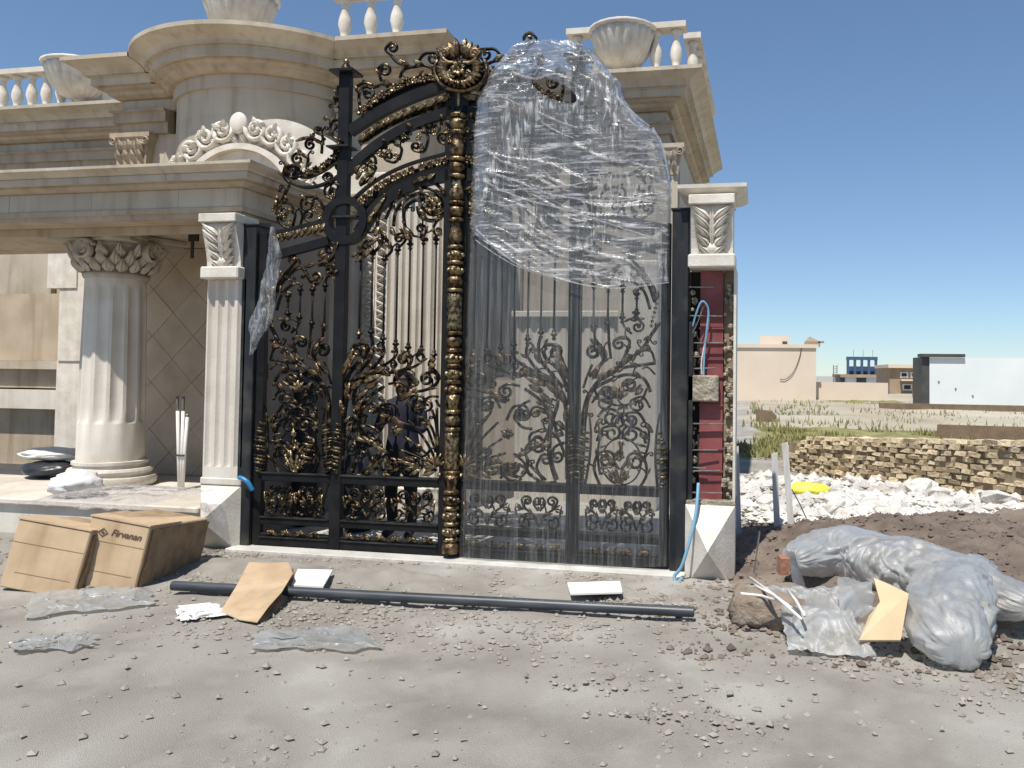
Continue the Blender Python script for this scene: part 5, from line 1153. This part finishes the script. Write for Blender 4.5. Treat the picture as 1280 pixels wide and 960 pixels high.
# sacks at the far left
def sack(x, y, z, sx, sy, sz, m, label, seed, cat='sack'):
    mb = MB().ball((0,0,0),1,40,26); mb.v = [v*(1+.12*nz(v.x*2,v.y*2,v.z*2+seed)+.05*ridge(nz(v.x*5,v.y*5,v.z*5+seed))+.35*crumple(v.x*1.2,v.y*1.2,v.z*1.2,seed)) for v in mb.v]
    mb.v = [Vector((x+v.x*sx, y+v.y*sy, z+max(-.9,v.z)*sz+.9*sz)) for v in mb.v]
    return mb.build('sack', m, None, True, label, cat)
p = at(66,640,Y=-.1); sack(p.x, .15, PZ+.002, .22, .2, .13, 'sack_white', 'white sack slumped on the porch platform by the column base', 3)
p = at(72,596,Y=1.2); sack(p.x-.05, 1.2, PZ+.002, .34, .25, .10, 'tarp_dark', 'black bag lying behind the column at the far left', 6)
p = at(72,560,Y=1.25); sack(p.x-.08, 1.25, PZ+.19, .36, .22, .07, 'sack_white', 'white sack on top of the black bag behind the column', 9)
# conduits
cb = at(226,612,Z=PZ)
for i, (dx, dz, tilt) in enumerate(((-.035,.80,-.045),(.0,.80,-.015),(.035,.74,.0))):
    c = thing('conduit', (cb.x+dx,cb.y,PZ), ('left white plastic conduit of the bundle rising from the platform','middle white plastic conduit of the bundle rising from the platform','shorter right white plastic conduit of the bundle rising from the platform')[i], 'conduit', 'white conduits on the porch')
    b0 = Vector((cb.x+dx*.5,cb.y,PZ+.003)); t0 = Vector((cb.x+dx+tilt,cb.y+.02,PZ+dz))
    MB().tube([b0,(b0+t0)/2,t0],.017,10).build('pipe','pvc',c,True); MB().tube([t0,t0+Vector((tilt*.2,0,.15 if i < 2 else .03))],.014,8).build('sleeve','steel',c,True)
MB().tube([(cb.x-.045,cb.y-.02,PZ+.35),(cb.x+.045,cb.y-.022,PZ+.35)],.010,6).build('tie_wrap','pipe_black',None,True,'black tie binding the white conduits','tie')
# hoses
ribbon([at(299,597,Y=-.13),at(303,598,Y=-.14),at(310,603,Y=-.14),at(316,613,Y=-.12)],.019,'hose_blue','blue_hose','short blue hose end sticking out beside the left gate post','hose')
ribbon([at(873,604,Y=-.06),at(870,640,Y=-.16),at(862,676,Y=-.22),at(852,708,Y=-.24),at(843,720,Y=-.24),at(846,730,Y=-.26),at(853,722,Y=-.25)],.013,'hose_pale','blue_hose','long blue hose hanging down over the right faceted base','hose')
# stakes, bag and canes on the right
def stake(px, pt, pb_, w_, lean, label):
    b0 = at(px,pb_,Z=.1); top = at(px+lean,pt,Y=b0.y); d = top-b0
    MB().loft([[b0+Vector((-w_/2,0,-.15)),b0+Vector((w_/2,0,-.15)),b0+Vector((w_/2,.03,-.15)),b0+Vector((-w_/2,.03,-.15))],[top+Vector((-w_/2,0,0)),top+Vector((w_/2,0,.02)),top+Vector((w_/2,.03,.02)),top+Vector((-w_/2,.03,0))]]).build('wooden_stake','wood_grey',None,False,label,'stake','wooden stakes in the rubble')
stake(990,555,652,.062,-9,'tallest grey wooden stake standing in the white rubble')
stake(972,568,655,.06,-4,'grey wooden stake just left of the tallest one')
stake(924,560,655,.05,-4,'pale wooden stake close beside the right pier')
p = at(1010,614,Z=.08); sack(p.x,p.y,.02,.27,.16,.09,'yellow','yellow bag lying at the foot of the adobe wall',4,'bag')
for i, (a, b_, lab) in enumerate((((938,722),(1002,774),'long pale cane leaning on the soil sack'),((944,732),(990,760),'thin pale cane beneath the long one'),((926,742),(975,752),'short pale cane at the foot of the soil heap'),((985,738),(1006,770),'thin pale cane crossing near the plastic'),((990,612),(1008,648),'thin dark twig leaning by the wooden stake'))):
    A_, B_ = at(*a,Z=.26), at(*b_,Z=.20) 
    if i == 4: A_, B_ = at(*a,Z=.45), at(*b_,Z=.08)
    MB().tube([A_,(A_+B_)/2+Vector((0,0,.012)),B_],.009 if i < 4 else .006,6).build('cane','pvc' if i < 4 else 'steel',None,True,lab,'cane','pale canes on the soil heap')
# soil sack / block and plastic heap
p = at(965,792,Z=0)
mb = MB().ball((0,0,0),1,26,16); mb.v = [Vector((math.copysign(abs(v.x)**.55,v.x),math.copysign(abs(v.y)**.55,v.y),math.copysign(abs(v.z)**.55,v.z)))*(1+.12*fbm(v.x*2,v.y*2,v.z*2+3)) for v in mb.v]
mb.v = [Vector((p.x+v.x*.27+.02*fbm(v.x*5,v.y*5,v.z*5), p.y+.28+v.y*.22, .09+v.z*.125+.02*fbm(v.x*6,v.y*6,v.z*6+4))) for v in mb.v]; mb.build('soil_block','clod',None,True,'brown crumbling lump of soil and mortar at the front of the heap','soil lump')
MB().obox(at(979,706,Z=.3),(.03,.01,0),(-.012,.06,0),(.004,0,.055)).build('brick','brick_raw',None,False,'small dark red brick standing on the soil heap','brick')
MB().obox(at(946,690,Z=.3),(.006,0,0),(0,.004,0),(.02,.0,.15)).build('iron_rod','steel',None,False,'thin rusty rod stuck in the soil heap','rod')
def bag_loft(path, radii, m, label, seed, flatten=.7, n=110, nr=46, name='plastic_sheet', wr=.62):
    C = catmull([tuple(p)+(r,) for p, r in zip(path, radii)], 36); rings = []
    for i, c in enumerate(C):
        a = Vector(C[min(i+1,len(C)-1)][:3])-Vector(C[max(i-1,0)][:3]); a.z *= .4; a.normalize(); side = Vector((a.y,-a.x,0)).normalized(); upv = Vector((0,0,1)); ring = []
        for k in range(n):
            t = 2*math.pi*k/n; r = c[3]*math.sin(math.pi*min(1,max(.0,(i+.8)/(len(C)+.6))))**.22*(1+.10*nz(i*.028,math.cos(t)*1.1,math.sin(t)*1.1+seed)+wr*crumple(c[0]*2.3+math.cos(t)*.9,c[1]*2.3,math.sin(t)*.9,seed,8))
            q = Vector(c[:3])+side*(math.cos(t)*r)+upv*(math.sin(t)*r*flatten); q.z = max(q.z, .0+.02*nz(q.x*3,q.y*3)); ring.append(q)
        rings.append(ring)
    return MB().loft(rings).build(name, m, None, True, label, 'plastic sheet')
def gz(px, py, z): v = at(px,py,Z=z); return v
bag_loft([gz(990,702,.26),gz(1030,694,.26),gz(1080,698,.25),gz(1140,712,.22),gz(1215,736,.2),gz(1290,760,.2)],[.20,.26,.29,.29,.27,.2],'sheet_plastic','large grey bag of sheet plastic lying along the soil heap',3,.68)
bag_loft([gz(1225,706,.30),gz(1200,735,.26),gz(1185,775,.18),gz(1205,815,.10)],[.14,.22,.24,.20],'sheet_plastic','shiny bulging plastic bag at the right end of the heap',8,.8)
def drape(corners, label, seed, amp=.09, bulge=.06, nu=60, nv=40, m='sheet_plastic'):
    A_, B_, C_, D_ = [at(a,b_,Z=z) for a,b_,z in corners]
    def fn(u, v):
        p = (A_*(1-u)+B_*u)*(1-v)+(D_*(1-u)+C_*u)*v; k = crumple(p.x*3.2,p.y*3.2,p.z*3.2,seed)
        e = 1+.12*crumple(u*3,v*3,seed,seed+2); q = p+Vector((.3*amp*k, -.5*amp*k, amp*k+bulge*math.sin(math.pi*v)*math.sin(math.pi*u)))
        q += (p-(A_+C_)/2)*(e-1); q.z = max(q.z, .004+.01*u); return q
    MB().grid(nu, nv, fn).build('plastic_sheet', m, None, True, label, 'plastic sheet')
drape([(930,732,.22),(1062,734,.28),(1085,800,.03),(985,772,.06)],'crushed fold of grey plastic below the large bag',12,.10,.08)
drape([(975,756,.16),(1060,764,.2),(1096,822,.02),(985,812,.02)],'pale plastic fold at the front of the heap',16,.08,.10)
drape([(1048,720,.36),(1088,728,.36),(1092,775,.14),(1050,768,.15)],'twisted upright tuck of grey plastic beside the cardboard',21,.12,.04,40,40)
drape([(980,688,.40),(993,690,.40),(1008,738,.12),(994,738,.12)],'narrow folded strip of plastic at the left end of the bag',25,.03,.01,12,30)
P = [at(a,b_,Y=None,Z=z) for a,b_,z in ((1092,722,.34),(1112,730,.34),(1136,742,.33),(1126,800,.10),(1074,800,.10),(1086,770,.18),(1100,752,.26))]
nn = Vector((.0,-.01,.012)); n = len(P)
MB().add(P+[p-nn for p in P],[tuple(range(n-1,-1,-1)),tuple(range(n,2*n))]+[(i,(i+1)%n,n+(i+1)%n,n+i) for i in range(n)]).build('cardboard_scrap','cardboard_light',None,False,'torn light brown cardboard sheet leaning on the plastic heap','cardboard')
